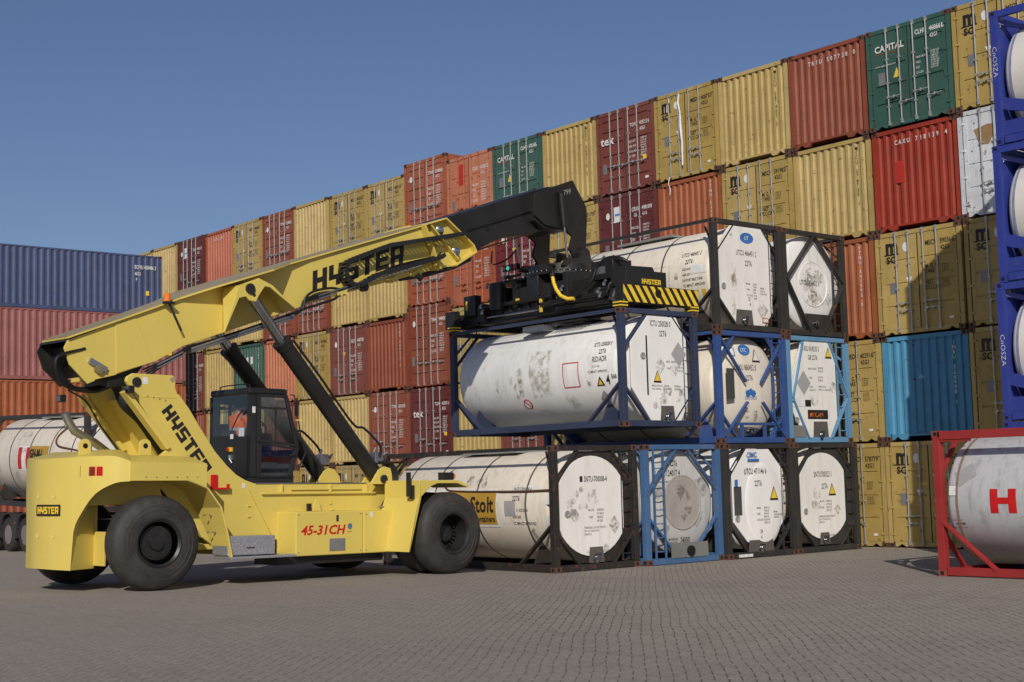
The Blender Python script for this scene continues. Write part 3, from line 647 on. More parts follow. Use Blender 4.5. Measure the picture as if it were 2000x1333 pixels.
def tank(label, x, y, z, frame, skin, end='capsule', code='', typ='22T6', rz=0., pitch=0., group='tank containers', cyl_r=1.165, bands=(-1.5, -3.0, -4.5), bandm=None,
         side=True, ladder=True, endfn=None, sidefn=None, plate=None, platem=None, back=None, walk=True, seed=1, head=.28, x0=-.07, castm=None, shade=True, toprail='thin', box=None, gauge=None, diag=(.75, .7), sidebrace=True, textx=None, saddle=True):
    rng = random.Random(seed)
    e = empty('tank_container', (x, y, z), label, 'tank container', group, rz); e.rotation_euler = (0, pitch, rz)
    F = fmat(frame); cyy, czz = TW/2, 1.34
    b = MB(); p = .15
    for xa in (-TL, -p):                                       # end frames
        for ya in (0, TW-p): b.box(xa+.004, xa+p-.004, ya+.004, ya+p-.004, .118, TH-.118)
        b.box(xa+.01, xa+p-.01, .178, TW-.178, TH-.115, TH-.006); b.box(xa+.01, xa+p-.01, .178, TW-.178, .012, .14)
        o = 0 if xa < -1 else 1; xm = xa+p/2
        if diag:
            dy, dz = diag
            for s in (0, 1):
                f = (lambda q: q) if s == 0 else (lambda q: TW-q)
                b.beam((xm, f(.10), TH-.1-dz), (xm, f(dy), TH-.09), .05, .09, (1, 0, 0)); b.beam((xm, f(.10), .1+dz), (xm, f(dy), .10), .05, .09, (1, 0, 0))
    for s in (0, 1):
        f = (lambda q: q) if s == 0 else (lambda q: TW-q)
        ya, yb = sorted((f(.012), f(.085)))
        b.box(-TL+.18, -.18, ya, yb, .02, .165)                # bottom rails
        if toprail: b.box(-TL+.18, -.18, *sorted((f(.015), f(.065))), TH-.085, TH-.01)
        if sidebrace:
            for xs, xe in ((-.10, -1.15), (-TL+.10, -TL+1.15)):
                b.beam((xs, f(.05), .98), (xe, f(.05), .13), .05, .11, (0, 1, 0))
                if toprail == 'thin': b.beam((xs*1., f(.06), TH-.62), (xs+(-.42 if xs > -1 else .42), f(.3), TH-.12), .03, .06, (0, 1, 0))
    b.build('frame', F, e, bevel=.006)
    cm = cached('tcast', lambda: mesh_of(MB().box(-.16, 0, 0, .178, 0, .118).box(-.025, .002, .055, .115, .028, .092, 1).box(-.12, -.05, -.002, .02, .028, .092, 1).box(-.12, -.05, .158, .18, .028, .092, 1).box(-.162, -.14, .055, .115, .028, .092, 1), 'corner_casting', [castm or M_CAST, M_DARK]))
    if castm: cm = mesh_of(MB().box(-.16, 0, 0, .178, 0, .118).box(-.025, .002, .055, .115, .028, .092, 1).box(-.12, -.05, -.002, .02, .028, .092, 1).box(-.162, -.14, .055, .115, .028, .092, 1), 'corner_casting', [castm, M_DARK])
    for cx in (0, -TL+.16):
        for cy_ in (0, TW-.178):
            for cz_ in (0, TH-.118): put(cm, 'corner_casting', e, (cx, cy_, cz_))
    # vessel
    r = cyl_r; prof = [(-TL-x0+.0, 0)]
    H = head
    for i in range(1, 9): a = PI/2*i/8; prof.append((-TL-x0+H-H*math.cos(a), r*math.sin(a)))
    prof[0] = (-TL-x0, .0001)
    for i in range(8): a = PI/2*(1-i/8); prof.append((x0-H+H*math.cos(a), r*math.sin(a)))
    prof.append((x0, .0001)); prof = [(t, q) for t, q in prof]
    MB().lathe(prof, (0, cyy, czz), (1, 0, 0), 64).build('vessel', skin, e, 35)
    bb = MB()
    for bx in bands: bb = MB(); bb.lathe([(bx-.022, r-.004), (bx-.022, r+.010), (bx+.022, r+.010), (bx+.022, r-.004)], (0, cyy, czz), (1, 0, 0), 64, caps=False); bb.build('band', bandm or paint('band_dark', (.10, .085, .07), rough=.5, dirt=.4), e, 40)
    if walk:
        MB().box(-3.9, -2.0, .75, 1.7, TH-.10, TH-.05).box(-3.2, -2.5, .9, 1.5, TH-.2, TH-.1).build('walkway', paint('walkway_grey', (.28, .28, .27), rough=.6, dirt=.4, metal=.3), e)
    # saddles under the vessel
    for bx in ((-.75, -TL+.75) if saddle else (-2.2, -TL+2.2)):
        MB().prism([(.09, .17), (.5, .17), (.95, .26), (TW-.95, .26), (TW-.5, .17), (TW-.09, .17), (TW-.3, .62), (TW-.6, .42), (cyy, .30), (.6, .42), (.3, .62)], bx-.02, bx+.02, 'x').build('saddle', F, e)
    em = lambda q: plane_map((q, 0, 0), (0, 1, 0), (0, 0, 1))
    if back: MB().prism(back, -.10, -.07, 'x').build('end_shield_or_sun_block', F, e)
    px = -.07
    if plate:
        MB().prism(plate, -.066, -.030, 'x').build('end_plate', platem or skin, e, bevel=.008); px = -.028
    if box:
        y0, y1, z0, z1 = box
        o = MB(); o.prism([(y0, z0), (y1, z0), (y1-.04, z1), (y0+.04, z1)], -.026, -.020, 'x'); o.build('valve_recess_shade', plain('recess_shade_grey', (.10, .09, .08), .7), e)  # flat dark sheet, shade of the valve recess put into its colour
        v = MB(); yc = (y0+y1)/2
        v.tube([(-.02, yc, z0+.02), (.0, yc, z0+.16)], .055, 10); v.lathe([(0, .09), (.03, .09), (.03, .05), (.06, .05)], (-.02, yc, z0+.1), (1, 0, 0), 14); v.tube([(.0, yc-.12, z0+.05), (.02, yc+.1, z0+.2)], .014, 6); v.box(-.02, .02, yc-.07, yc+.02, z0-.02, z0+.04)
        v.build('outlet_valve', M_CHROME, e, 40)
    if gauge:
        MB().lathe([(0, .075), (.02, .075), (.025, .055), (.012, .05), (.012, .0001)], (px, *gauge), (1, 0, 0), 18).build('gauge', M_GALV, e, 40)
    if ladder: ladder_mb(TW-.48, TW-.20, .16, TH-.12, -.035, 8, .015).build('ladder', F, e)
    T = MB(); T.off = Vector((.0025, 0, 0)); q = em(px+.003 if plate else px)
    if not plate:
        def q(a, b_):
            rho = min(.99, math.hypot(a-cyy, b_-czz)/r); return Vector((x0-H+H*math.sqrt(1-rho*rho)+.006 if rho < .55 else x0-H+H*math.sqrt(1-rho*rho)+.012, a, b_))
    if textx is not None: q = em(textx)
    if endfn: endfn(T, q, rng)
    if T.v: letters_out(T, e)
    if sidefn:
        T = MB(); T.off = Vector((0, -.003, .0)); rr = r+.008
        def smp(a, t):                                        # a along x from the centre, t up along the shell, origin at mid height
            return Vector((a, cyy-rr*math.cos(t/rr), czz+rr*math.sin(t/rr)))
        sidefn(T, smp, rng)
        if T.v: letters_out(T, e)
        for vs, fs, m in getattr(T, 'strips', []): MB().add(vs, fs).build('sticker', LMATS[m], e)
    return e, F
def num(T, q, code, x, y, h=.12, xs=.66, m=0, bold=.004): text(T, code, q, x, y, h, xs, bold, m)
def datablock(T, q, x, y, lines, h=.045, m=9, lead=1.5):
    for k, ln in enumerate(lines): text(T, ln, q, x, y-k*h*lead, h, .8, .002, m)
def sticker_side(T, mp, x0, x1, t0, t1, m, n=6):
    n = max(2, int(abs(t1-t0)/.05))
    for i in range(n):
        a, b = t0+(t1-t0)*i/n, t0+(t1-t0)*(i+1)/n
    vs = []
    for i in range(n+1):
        t = t0+(t1-t0)*i/n; vs += [mp(x0, t), mp(x1, t)]
    T.strips = getattr(T, 'strips', []); T.strips.append((vs, [(2*i, 2*i+1, 2*i+3, 2*i+2) for i in range(n)], m))
K_CREAM = tank_mat('tank_cream', (.72, .655, .56), .55); K_CREAM2 = tank_mat('tank_ivory', (.76, .70, .60), .42); K_WHITE = tank_mat('tank_white', (.79, .79, .78), .40, z0=.1, z1=.8)
K_GREY = tank_mat('tank_greyish', (.56, .55, .54), .7, (.22, .20, .18)); K_PLATE = tank_mat('end_plate_white', (.80, .78, .735), .24, z0=-.3, z1=.4); K_CLEAN = tank_mat('end_plate_clean', (.82, .81, .79), .12, z0=-.5, z1=.2)
K_RED = tank_mat('tank_light_grey', (.52, .53, .55), .85, z0=.25, z1=.95); K_BLUE = tank_mat('tank_offwhite', (.74, .72, .66), .2, z0=.0, z1=.5)
G1 = 'tank containers stacked in front of the wall'
def oct_(a, b, c, d, ch): return [(a+ch, c), (b-ch, c), (b, c+ch), (b, d-ch), (b-ch, d), (a+ch, d), (a, d-ch), (a, c+ch)]
# -- T0: cream, dark brown frame
def e0(T, q, R):
    rectq(T, q, .76, .84, 1.83, 1.95, 1); num(T, q, 'SNTU-700008-4', .88, 1.83, .12, .60, bold=.012)
    datablock(T, q, .98, 1.22, ('M.G.W.', '', 'TARE'), .05); datablock(T, q, 1.22, 1.22, ('30480KG', '67196LB', '3860KG', '8510LB'), .05)
    datablock(T, q, .85, .86, ('PERMISSIBLE GROSS WEIGHT', 'ON UIC RAILWAYS', '30480 KG'), .045)
    datablock(T, q, .9, .36, ('CAPACITY 24000 LITRES',), .05)
    diamond(T, q, 1.72, .92, .17, 3)
    for i in range(9): blob(T, q, .45+R.random()*.5, 1.1+R.random()*.6, .03+R.random()*.07, 3+R.randint(0, 1), R)
    blob(T, q, 1.12, 1.52, .13, 4, R); blob(T, q, 1.45, .45, .06, 3, R)
def s0(T, q, R):
    sticker_side(T, q, -1.42, -.58, .30, .45, 8, 3)
    text(T, 'SNTU 700008 4', lambda a, b: q(a, b)+T.off, -1.38, .32, .10, .64, .008, 0, slant=.15); text(T, '22T6', q, -1.38, .13, .11, .76, .01)
    sticker_side(T, q, -1.64, -1.28, -.19, .13, 5, 4); text(T, '01 RID/ADR', q, -1.24, -.10, .065, .8, .006); text(T, 'AAR 600', q, -1.38, -.24, .065, .8, .006); text(T, 'TC IMPACT APPROVED', q, -1.40, -.38, .065, .8, .006)
    sticker_side(T, q, -4.4, -1.85, -.44, .40, 8, 6); o = lambda a, b: q(a, b)+Vector((0, -.004, 0)); sticker_side(T, o, -4.32, -1.92, -.38, .34, 11, 6)
    o2 = lambda a, b: q(a, b)+Vector((0, -.022, 0)); text(T, 'Stolt', o2, -1.98, -.10, .34, .90, .018, align='r'); text(T, 'Containers', o2, -1.97, -.31, .13, .9, .012, align='r')
    for i in range(3): blob(T, q, -1.2+R.random()*.4, -.75+R.random()*.3, .07, 3, R)
    for i in range(5): blob(T, q, -3.0+R.random()*.9, .50+R.random()*.12, .06+R.random()*.04, 3, R)
    sticker_side(T, q, -1.72, -1.66, -.36, -.0, 8, 3)
    sticker_side(T, q, -.30, -.18, .05, .3, 8, 3); sticker_side(T, q, -.34, -.16, -.42, -.18, 8, 3)
cap0 = capsule(1.10, 1.33, 1.04, .90)
ring0 = oct_(.13, 2.30, .16, 2.47, .55)
def t0():
    e, F = tank('cream tank in a dark rusty frame, lowest of its row, beside the big front wheel', -21.92, 19.55, 0, 'black', K_CREAM, endfn=e0, sidefn=s0, plate=cap0, platem=K_PLATE, back=ring0, bands=(-.95, -2.6, -4.1, -5.2), gauge=(.38, 1.18), box=(.95, 1.4, .16, .48), group=G1, seed=3)
    b = MB(); b.spline([(-3.6, .52, 2.22), (-3.9, .3, 2.05), (-3.75, .14, 1.75), (-3.2, .10, 1.68), (-1.2, .09, 1.66), (-.15, .09, 1.68)], .028, 8); b.build('hose', plain('brown_hose', (.10, .05, .03), .6), e, 50)
t0()
def e1(T, q, R):
    q2 = lambda a, b: q(a, b)
    num(T, q, 'GB  22T6', .78, 2.12, .13, .6); num(T, q, 'LGTU124017 4', .52, 1.9, .14, .62)
    datablock(T, q, .8, 1.75, ('MAX', 'GROSS', '', 'TARE'), .055); datablock(T, q, 1.15, 1.75, ('30480 KG', '67200 LB', '4040 KG', '8910 LB'), .055)
    datablock(T, q, .85, .50, ('MAXIMUM', 'CAPACITY'), .055); num(T, q, '24000L', 1.22, .42, .15, .55)
    for i in range(6): blob(T, q, .5+R.random()*1.4, .7+R.random()*1.1, .08+R.random()*.1, 3, R)
def t1():
    e, F = tank('grey-white tank in a scuffed blue frame, second of the lowest row', -21.75, 22.03, 0, 'steelblue', K_GREY, endfn=e1, x0=-.16, head=.10, diag=(1.05, .95), group=G1, seed=5, ladder=False, walk=True, cyl_r=1.13, typ='')
    MB().lathe([(-.03, .60), (.004, .60), (.004, .57), (-.004, .565), (-.004, .0001)], (-.155, 1.3, 1.32), (1, 0, 0), 40).build('manlid', paint('dirty_lid', (.36, .33, .30), rough=.6, dirt=.8, dirtcol=(.2, .18, .15), scale=2), e, 40)
    ladder_mb(.28, .58, .14, TH-.12, .0, 8).build('ladder', F, e); b = MB(); b.box(-.02, .01, .75, 1.9, .13, .45); b.build('guard_plate', paint('galv_dull', (.25, .25, .24), rough=.6, metal=.4, dirt=.6), e)
    MB().lathe([(0, .11), (.05, .11), (.05, .0001)], (.012, 1.32, .27), (1, 0, 0), 18).build('outlet_valve', M_HOSE, e, 40)
t1()
def e2(T, q, R):
    q3 = lambda a, b: q(a, b)+Vector((.002, 0, 0))
    text(T, 'CIMC', q, .72, 2.28, .12, .9, .02, 6); rectq(T, q, .75, 1.15, 2.19, 2.24, 6)
    num(T, q, 'UTCU 471146 6', .62, 1.90, .135, .62); num(T, q, '22T6', .96, 1.62, .135, .66)
    hazard_tri(T, q, 1.62, 1.32, .26, 2); rectq(T, q, .28, .38, 1.62, 1.78, 6)
    datablock(T, q3, 1.0, 1.1, ('MPGM', '', 'TARE', '', 'PAYLOAD'), .045); datablock(T, q3, 1.25, 1.1, ('36000 KG', '79360 LB', '3940 KG', '8690 LB', '32060 KG', '70670 LB'), .045); datablock(T, q, 1.6, 1.0, ('MPGM', 'ON UIC RAILWAYS', '36000 KG'), .04)
    num(T, q3, '24', 1.1, .55, .09); num(T, q3, '4', 1.12, .42, .09)
def t2():
    e, F = tank('clean white octagonal-ended tank in a charcoal frame, third of the lowest row', -21.62, 24.47, 0, 'charcoal', K_WHITE, endfn=e2, plate=oct_(.24, 2.0, .36, 2.46, .46), platem=K_CLEAN, gauge=(.36, .90), box=(.7, 1.6, .12, .40), group=G1, seed=8, textx=.004)
    MB().lathe([(-.02, .995), (.0, .97), (.02, .85), (.032, .5), (.036, .0001)], (-.035, 1.30, 1.22), (1, 0, 0), 48, sy=.70, sz=1.).build('dished_end', K_CLEAN, e, 60)
    MB().box(-.02, -.012, .27, .52, .98, 1.62).build('data_board', paint('board_dark', (.06, .06, .06), rough=.6), e)
    for k in range(3): MB().box(-.015, .013, .35+.16*k, .48+.16*k, .035, .1).build('sticker', M_WHITE, e)
t2()
def e3(T, q, R):
    num(T, q, 'SNTU700323 1', .72, 1.78, .14, .58); num(T, q, '22T6', 1.0, 1.5, .13, .62); hazard_tri(T, q, 1.40, 1.36, .25, 2)
    datablock(T, q, .92, 1.18, ('M.G.W.', '', 'TARE'), .05); datablock(T, q, 1.15, 1.18, ('30480 KG', '67196 LB', '4250 KG', '9370 LB'), .05)
    datablock(T, q, .85, .82, ('PERMISSIBLE GROSS WEIGHT', 'ON UIC RAILWAYS', '30480 KG'), .045); datablock(T, q, .85, .36, ('CAPACITY 24000 LITRES',), .05)
    diamond(T, q, 1.58, 1.0, .13, 3); blob(T, q, .8, 1.42, .13, 4, R); blob(T, q, .75, 1.12, .16, 4, R, squash=.5)
def t3():
    tank('cream tank with a small oval end in a black frame, last of the lowest row', -21.64, 26.93, 0, 'charcoal', K_CREAM2, endfn=e3, plate=capsule(1.06, 1.33, 1.03, .84), platem=K_PLATE, back=ring0, gauge=(.36, .98), box=(.85, 1.25, .18, .46), group=G1, seed=9)
t3()
def e5(T, q, R):
    rectq(T, q, .62, .80, 2.02, 2.22, 6); rectq(T, lambda a, b: q(a, b)+T.off, .64, .77, 2.04, 2.20, 8)
    polyq(T, q, [(1.12+.2*math.cos(a*PI/8), 2.18+.13*math.sin(a*PI/8)) for a in range(16)], 6); text(T, 'LTC', lambda a, b: q(a, b)+T.off, .99, 2.13, .09, .9, .01, 8)
    hazard_tri(T, q, 1.5, 1.93, .26, 8)
    num(T, q, 'CRXU 860452 0', .72, 1.70, .14, .58); num(T, q, '22T6', 1.08, 1.46, .13, .62); text(T, 'CRONOS', q, 1.02, 1.02, .08, .9, .006, 6)
    for k in range(3): blob(T, q, 1.12+.1*k, 1.16+.04*(k % 2), .06, 6, R)
    datablock(T, q, 1.05, .72, ('MGW', '', 'TARE', '', 'CAP.'), .045); datablock(T, q, 1.35, .72, ('30480', '67200', '3980', '8775', '24000 L'), .045)
    for i in range(3): blob(T, q, .9+R.random()*.9, .5+R.random()*1., .07, 4, R)
def t5():
    e, F = tank('ivory round-ended tank in a bright blue braced frame, middle row beside the lifted tank', -21.77, 24.53, 2.6, 'blue', K_CREAM2, endfn=e5, x0=-.12, head=.25, group=G1, seed=11, diag=(.65, .6), walk=True)
    for (p, q_) in (((.12, 2.42), (.95, 1.42)), ((2.3, 2.42), (1.5, 1.42)), ((.16, .15), (.98, .95)), ((2.28, .15), (1.52, .95))): MB().beam((-.03, *p), (-.02, *q_), .04, .08, (1, 0, 0)).build('brace', F, e)
    MB().box(-.06, -.04, .33, .58, 1.02, 1.72).build('data_board', paint('board_dark', (.06, .06, .06), rough=.6), e)
    b = MB(); b.box(-.10, -.02, .5, 1.95, .42, .48)
    for yy in (.75, 1.55): b.box(-.08, -.02, yy, yy+.07, .12, .42)
    b.build('valve_guard', F, e)
    MB().lathe([(0, .10), (.10, .08), (.12, .03)], (-.1, 1.1, .26), (1, 0, 0), 14).build('outlet_valve', M_CHROME, e, 40)
t5()
def e6(T, q, R):
    num(T, q, 'TASU 814235 5', .62, 2.23, .13, .56); num(T, q, 'GB 2276', .82, 2.02, .12, .62); hazard_tri(T, q, 1.62, 2.1, .23, 2)
    diamond(T, q, .62, 1.45, .26, 5); datablock(T, q, .82, 1.78, ('MAX. GROSS', '', '', 'TARE', '', '', 'TOTAL', 'CAPACITY'), .05); datablock(T, q, 1.18, 1.8, ('36000 KG', '79365 LB', '', '4190 KG', '9238 LB', '', '24000 LITRE', '6340 U.S. GALLON'), .05)
    rectq(T, q, .15, .62, .88, 1.08, 8); text(T, 'GEA', lambda a, b: q(a, b)+T.off, .18, .92, .12, .75, .006); rectq(T, q, .64, .86, .88, 1.04, 1); blob(T, q, 1.0, 1.05, .12, 4, R)
    rectq(T, q, .72, 1.5, .58, .80, 1); text(T, 'MCCAN', lambda a, b: q(a, b)+T.off, .78, .63, .11, .95, .012, 10)
    blob(T, q, 1.75, 1.35, .1, 3, R)
def t6():
    e, F = tank('narrow white plate-ended tank in a light blue frame, middle row at the right', -21.85, 27.08, 2.6, 'lightblue', K_CREAM, endfn=e6, plate=[(.6, .1), (1.55, .1), (1.88, .6), (1.88, 2.0), (1.62, 2.46), (.62, 2.46), (.12, 1.5), (.12, .85)], platem=K_PLATE, gauge=(.3, .55), box=(.9, 1.5, .10, .52), group=G1, seed=12, diag=None)
    for p, q_ in (((.14, 1.0), (.62, 2.45)), ((.14, 1.1), (.7, .12)), ((2.3, 1.1), (1.65, 2.45)), ((2.3, 1.1), (1.6, .12))): MB().beam((-.03, *p), (-.03, *q_), .03, .12, (1, 0, 0)).build('brace', F, e)
    MB().prism([(.16, .14), (.62, .14), (.55, .42), (.16, .42)], -.02, 0, 'x').build('corner_plate', paint('dull_plate', (.2, .19, .18), rough=.6, dirt=.5), e)
t6()
def lt_logo(T, q, x, y, s=1.):
    polyq(T, q, [(x+.24*s*math.cos(a*PI/8), y+.13*s*math.sin(a*PI/8)) for a in range(16)], 6); text(T, 'UT', lambda a, b: q(a, b)+T.off, x-.1*s, y-.05*s, .1*s, .9, .01, 8)
def e8(T, q, R):
    lt_logo(T, q, 1.18, 2.2); num(T, q, 'UTCU 466451 2', .78, 1.78, .13, .60); num(T, q, '22T6', 1.08, 1.54, .13, .66)
    polyq(T, q, [(.62+.06*math.cos(a*PI/6), 2.22+.08*math.sin(a*PI/6)) for a in range(12)], 3)
    datablock(T, q, 1.1, 1.1, ('MPGM', '', 'TARE', '', 'PAYLOAD'), .045); datablock(T, q, 1.35, 1.1, ('36000', '79365', '3845', '8475', '32155', '70890'), .045); datablock(T, q, 1.6, 1.02, ('MPGM', 'ON UIC', 'RAILWAYS'), .045)
    num(T, q, '25', 1.15, .72, .09); num(T, q, '4', 1.2, .6, .09); diamond(T, q, 1.65, .52, .2, 3)
    rectq(T, q, 1.62, 1.84, .22, .34, 7); rectq(T, lambda a, b: q(a, b)+T.off, 1.64, 1.82, .24, .32, 8)
    for i in range(3): blob(T, q, .6+R.random()*.4, .5+R.random()*.9, .08, 4, R, squash=2.2)
def s8(T, q, R):
    text(T, 'UTCU 466451 2', q, -1.16, .48, .11, .62, .008, 0, slant=.2); text(T, '22T6', q, -1.0, .29, .11, .76, .008, slant=.1); sticker_side(T, q, -.80, -.32, .02, .22, 8, 3)
    for k, ln in enumerate(('RID/ADR', 'AAR 600', 'UN PORTABLE TANK', 'TC IMPACT APPROVED')): text(T, ln, q, -1.06, .13-.13*k, .065, .75, .005)
    sticker_side(T, q, -.52, -.40, -.52, -.36, 2, 2); sticker_side(T, q, -1.32, -1.2, -.05, .1, 3, 2)
    polyq(T, q, [(-1.22, -.62), (-.98, -.62), (-1.1, -.40)], 2)
    for a, b_, c, d in ((-2.0, -1.98, -.25, .3), (-1.5, -1.48, -.25, .3), (-2.0, -1.48, .3, .32), (-2.0, -1.48, -.27, -.25)): sticker_side(T, q, a, b_, c, d, 3, 2)
def t8():
    tank('white tank in a black frame, topmost, left of the diamond-braced one', -21.79, 24.57, 5.2, 'charcoal', K_CREAM2, endfn=e8, sidefn=s8, plate=[(.75, .15), (1.8, .15), (2.02, .5), (2.02, 2.08), (1.7, 2.46), (.62, 2.46), (.15, 2.0), (.15, .75)], platem=K_PLATE, box=(.68, 1.3, .15, .5), gauge=(.3, 1.02), group=G1, seed=21, bands=(-1.75, -3.1, -4.6))
t8()
def e9(T, q, R):
    num(T, q, 'UTCU 456432 3', .72, 1.26, .13, .62, bold=.008); num(T, q, '22T6', 1.12, 1.0, .13, .66)
    datablock(T, q, .85, .42, ('CAPACITY 24000', '6340 US GAL'), .06)
    for i in range(9): blob(T, q, .85+R.random()*.75, .75+R.random()*.9, .06+R.random()*.13, 3+R.randint(0, 1), R)
    polyq(T, q, [(1.0, 2.35), (1.15, 2.35), (1.35, 1.75), (1.15, 1.75)], 4); diamond(T, q, 1.82, .95, .14, 3); diamond(T, q, .42, .38, .12, 3)
def t9():
    e, F = tank('white round-ended tank behind black diamond braces, topmost at the right', -21.84, 27.09, 5.2, 'charcoal', K_WHITE, endfn=e9, x0=-.10, head=.14, group=G1, seed=22, diag=None, ladder=True)
    b = MB(); cz = 1.35
    for p, q_ in (((.12, cz), (1.22, 2.5)), ((1.22, 2.5), (2.32, cz)), ((2.32, cz), (1.5, .12)), ((.12, cz), (.92, .12))): b.beam((-.03, *p), (-.03, *q_), .04, .13, (1, 0, 0))
    b.prism([(.9, .1), (1.9, .1), (1.75, .55), (.8, .55)], -.05, -.03, 'x'); b.build('brace', F, e)
    MB().lathe([(-.03, .56), (-.004, .56), (-.004, .54), (-.03, .53)], (-.10, 1.25, 1.30), (1, 0, 0), 40).build('manlid', K_WHITE, e, 40)
    MB().lathe([(0, .09), (.08, .07), (.1, .02)], (-.03, 1.15, .3), (1, 0, 0), 14).build('outlet_valve', M_CHROME, e, 40)
t9()
def eh(T, q, R):
    num(T, q, 'ICTU 250028 0', .92, 2.22, .13, .58, bold=.008); num(T, q, '22T6', 1.2, 2.0, .13, .62, bold=.008); diamond(T, q, 1.8, 1.62, .24, 5)
    diamond(T, q, 1.2, 1.35, .17, 3); datablock(T, q, 1.4, 1.42, ('MAX. GROSS', '', 'TARE'), .05); datablock(T, q, 1.74, 1.45, ('36000 KG', '79365 LB', '3980 KG', '8760 LB'), .05)
    hazard_tri(T, q, 1.1, 1.0, .22, 2); datablock(T, q, .92, .88, ('MADE FOR UIC', 'RAIL 36000kg'), .045); datablock(T, q, 1.32, .88, ('TOTAL', 'CAPACITY'), .045); datablock(T, q, 1.62, .88, ('25000 litre', '6605 gallon U.S.'), .045)
    for i in range(8): blob(T, q, 1.0+R.random()*.9, .42+R.random()*.45, .04+R.random()*.06, 3+R.randint(0, 1), R)
    blob(T, q, 1.6, 1.25, .11, 4, R)
def sh(T, q, R):
    text(T, 'ICTU 250028 0', q, -1.02, .48, .105, .62, .01, 0, slant=.15); text(T, '22T6', q, -.82, .30, .11, .74, .01); text(T, 'RID/ADR', q, -1.0, .12, .13, .66, .008)
    text(T, 'IM 101 0001', q, -1.0, .0, .045, .8); text(T, 'TC IMPACT APPROVED', q, -1.15, -.12, .055, .80, .004); text(T, '4', q, -.60, -.40, .22, .8, .02); text(T, 'BAR', q, -.42, -.28, .10, .7, .012)
    polyq(T, q, [(-.92, -.42), (-.66, -.42), (-.79, -.20)], 1); polyq(T, lambda a, b: q(a, b)+T.off, [(-.86, -.395), (-.72, -.395), (-.79, -.27)], 2)
    rectq(T, q, -1.22, -1.08, -.42, -.26, 3); text(T, 'IC', lambda a, b: q(a, b)+T.off, -1.20, -.38, .08, .8, .004)
    diamond(T, q, -.78, -.72, .17, 5)
    polyq(T, q, [(-3.42+.14*math.cos(a*PI/8), -.72+.14*math.sin(a*PI/8)) for a in range(16)], 7); polyq(T, lambda a, b: q(a, b)+T.off, [(-3.42+.11*math.cos(a*PI/8), -.72+.11*math.sin(a*PI/8)) for a in range(16)], 8); polyq(T, lambda a, b: q(a, b)+T.off*2, [(-3.50, -.65), (-3.48, -.63), (-3.34, -.79), (-3.36, -.81)], 7)
    for a, b_, c, d in ((-1.98, -1.955, -.38, .15), (-1.47, -1.445, -.38, .15), (-1.98, -1.445, .15, .17), (-1.98, -1.445, -.40, -.38)): sticker_side(T, q, a, b_, c, d, 7, 3)
    sticker_side(T, q, -3.14, -2.44, -.55, .55, 4, 5)
    for i in range(5): blob(T, q, -4.6+R.random()*1.5, -.45+R.random()*.5, .05+R.random()*.04, 4, R, squash=2.)
    blob(T, q, -1.9, -.75, .16, 4, R); sticker_side(T, q, -3.55, -3.4, -.5, -.34, 3, 2)
def th():
    e, F = tank('white tank in a navy frame hanging from the spreader', -21.99, 21.70, 2.985, 'navy', K_WHITE, endfn=eh, sidefn=sh, plate=[(.92, .08), (1.80, .08), (2.06, .55), (2.06, 1.95), (1.76, 2.44), (.86, 2.44), (.3, 1.85), (.3, .85)], platem=K_CLEAN, box=(1.15, 1.62, .12, .46), gauge=(.66, 1.55), group='tank containers beside the stack', seed=31, bands=(), diag=(.85, .8))
    b = MB(); b.beam((-.026, .78, 2.0), (-.026, .78, .7), .02, .05, (1, 0, 0)); b.build('plate_seam', M_HOSE, e)
    MB().box(-3.6, -2.9, .3, .75, 2.36, 2.50).build('valve_box', M_STEEL, e); b = MB()
    for k in range(9): b.box(-2.6+.12*k, -2.55+.12*k, .3, 1.1, 2.50, 2.515)
    b.build('walkway_grating', M_HOSE, e)
th()
# -- red framed tank, right foreground
def sr(T, q, R):
    for a, b_, c, d in ((-4.98, -4.83, -.22, .20), (-4.63, -4.48, -.22, .20), (-4.83, -4.63, -.06, .05)): sticker_side(T, q, a, b_, c, d, 7, 6)
    polyq(T, q, [(-5.72, .50), (-5.40, .70), (-5.26, .46), (-5.58, .24)], 5)
    sticker_side(T, q, -5.80, -5.64, .08, .28, 3, 3); sticker_side(T, lambda a, b: q(a, b)+T.off, -5.785, -5.655, .095, .265, 8, 3)
    text(T, 'HOYER', q, -5.72, -.44, .05, .9, .012); text(T, 'Global Transport B.V.', q, -5.82, -.50, .03, .9, .008); text(T, 'INSULATED TANK', q, -5.76, -.36, .02, .9, .004)
def tr():
    e, F = tank('light grey tank with a red letter H in a red frame, nearest at the right', -8.914, 22.528, 0, 'red', K_RED, endfn=None, sidefn=sr, plate=None, group='tank containers beside the stack', seed=41, bands=(-TL+.42,), bandm=paint('band_rusty', (.22, .15, .11), rough=.6, dirt=.5), castm=paint('casting_red', (.25, .05, .04), rough=.5, dirt=.5, rust=.3), diag=(.75, .7), toprail='wide', x0=-.0, head=.30, cyl_r=1.17, saddle=False)
    b = MB(); b.box(-TL+.12, -.12, .0, .1, TH-.16, TH-.012); b.build('top_rail', F, e, bevel=.005)
    b = MB(); b.beam((-TL+.12, .05, TH-.18), (-TL+.75, .05, TH-.18), .06, .05); b.beam((-TL+.1, .06, TH-.2), (-TL+.45, .45, TH-.15), .04, .05); b.build('brace', F, e)
tr()
F_ROYAL = fmat('royal')
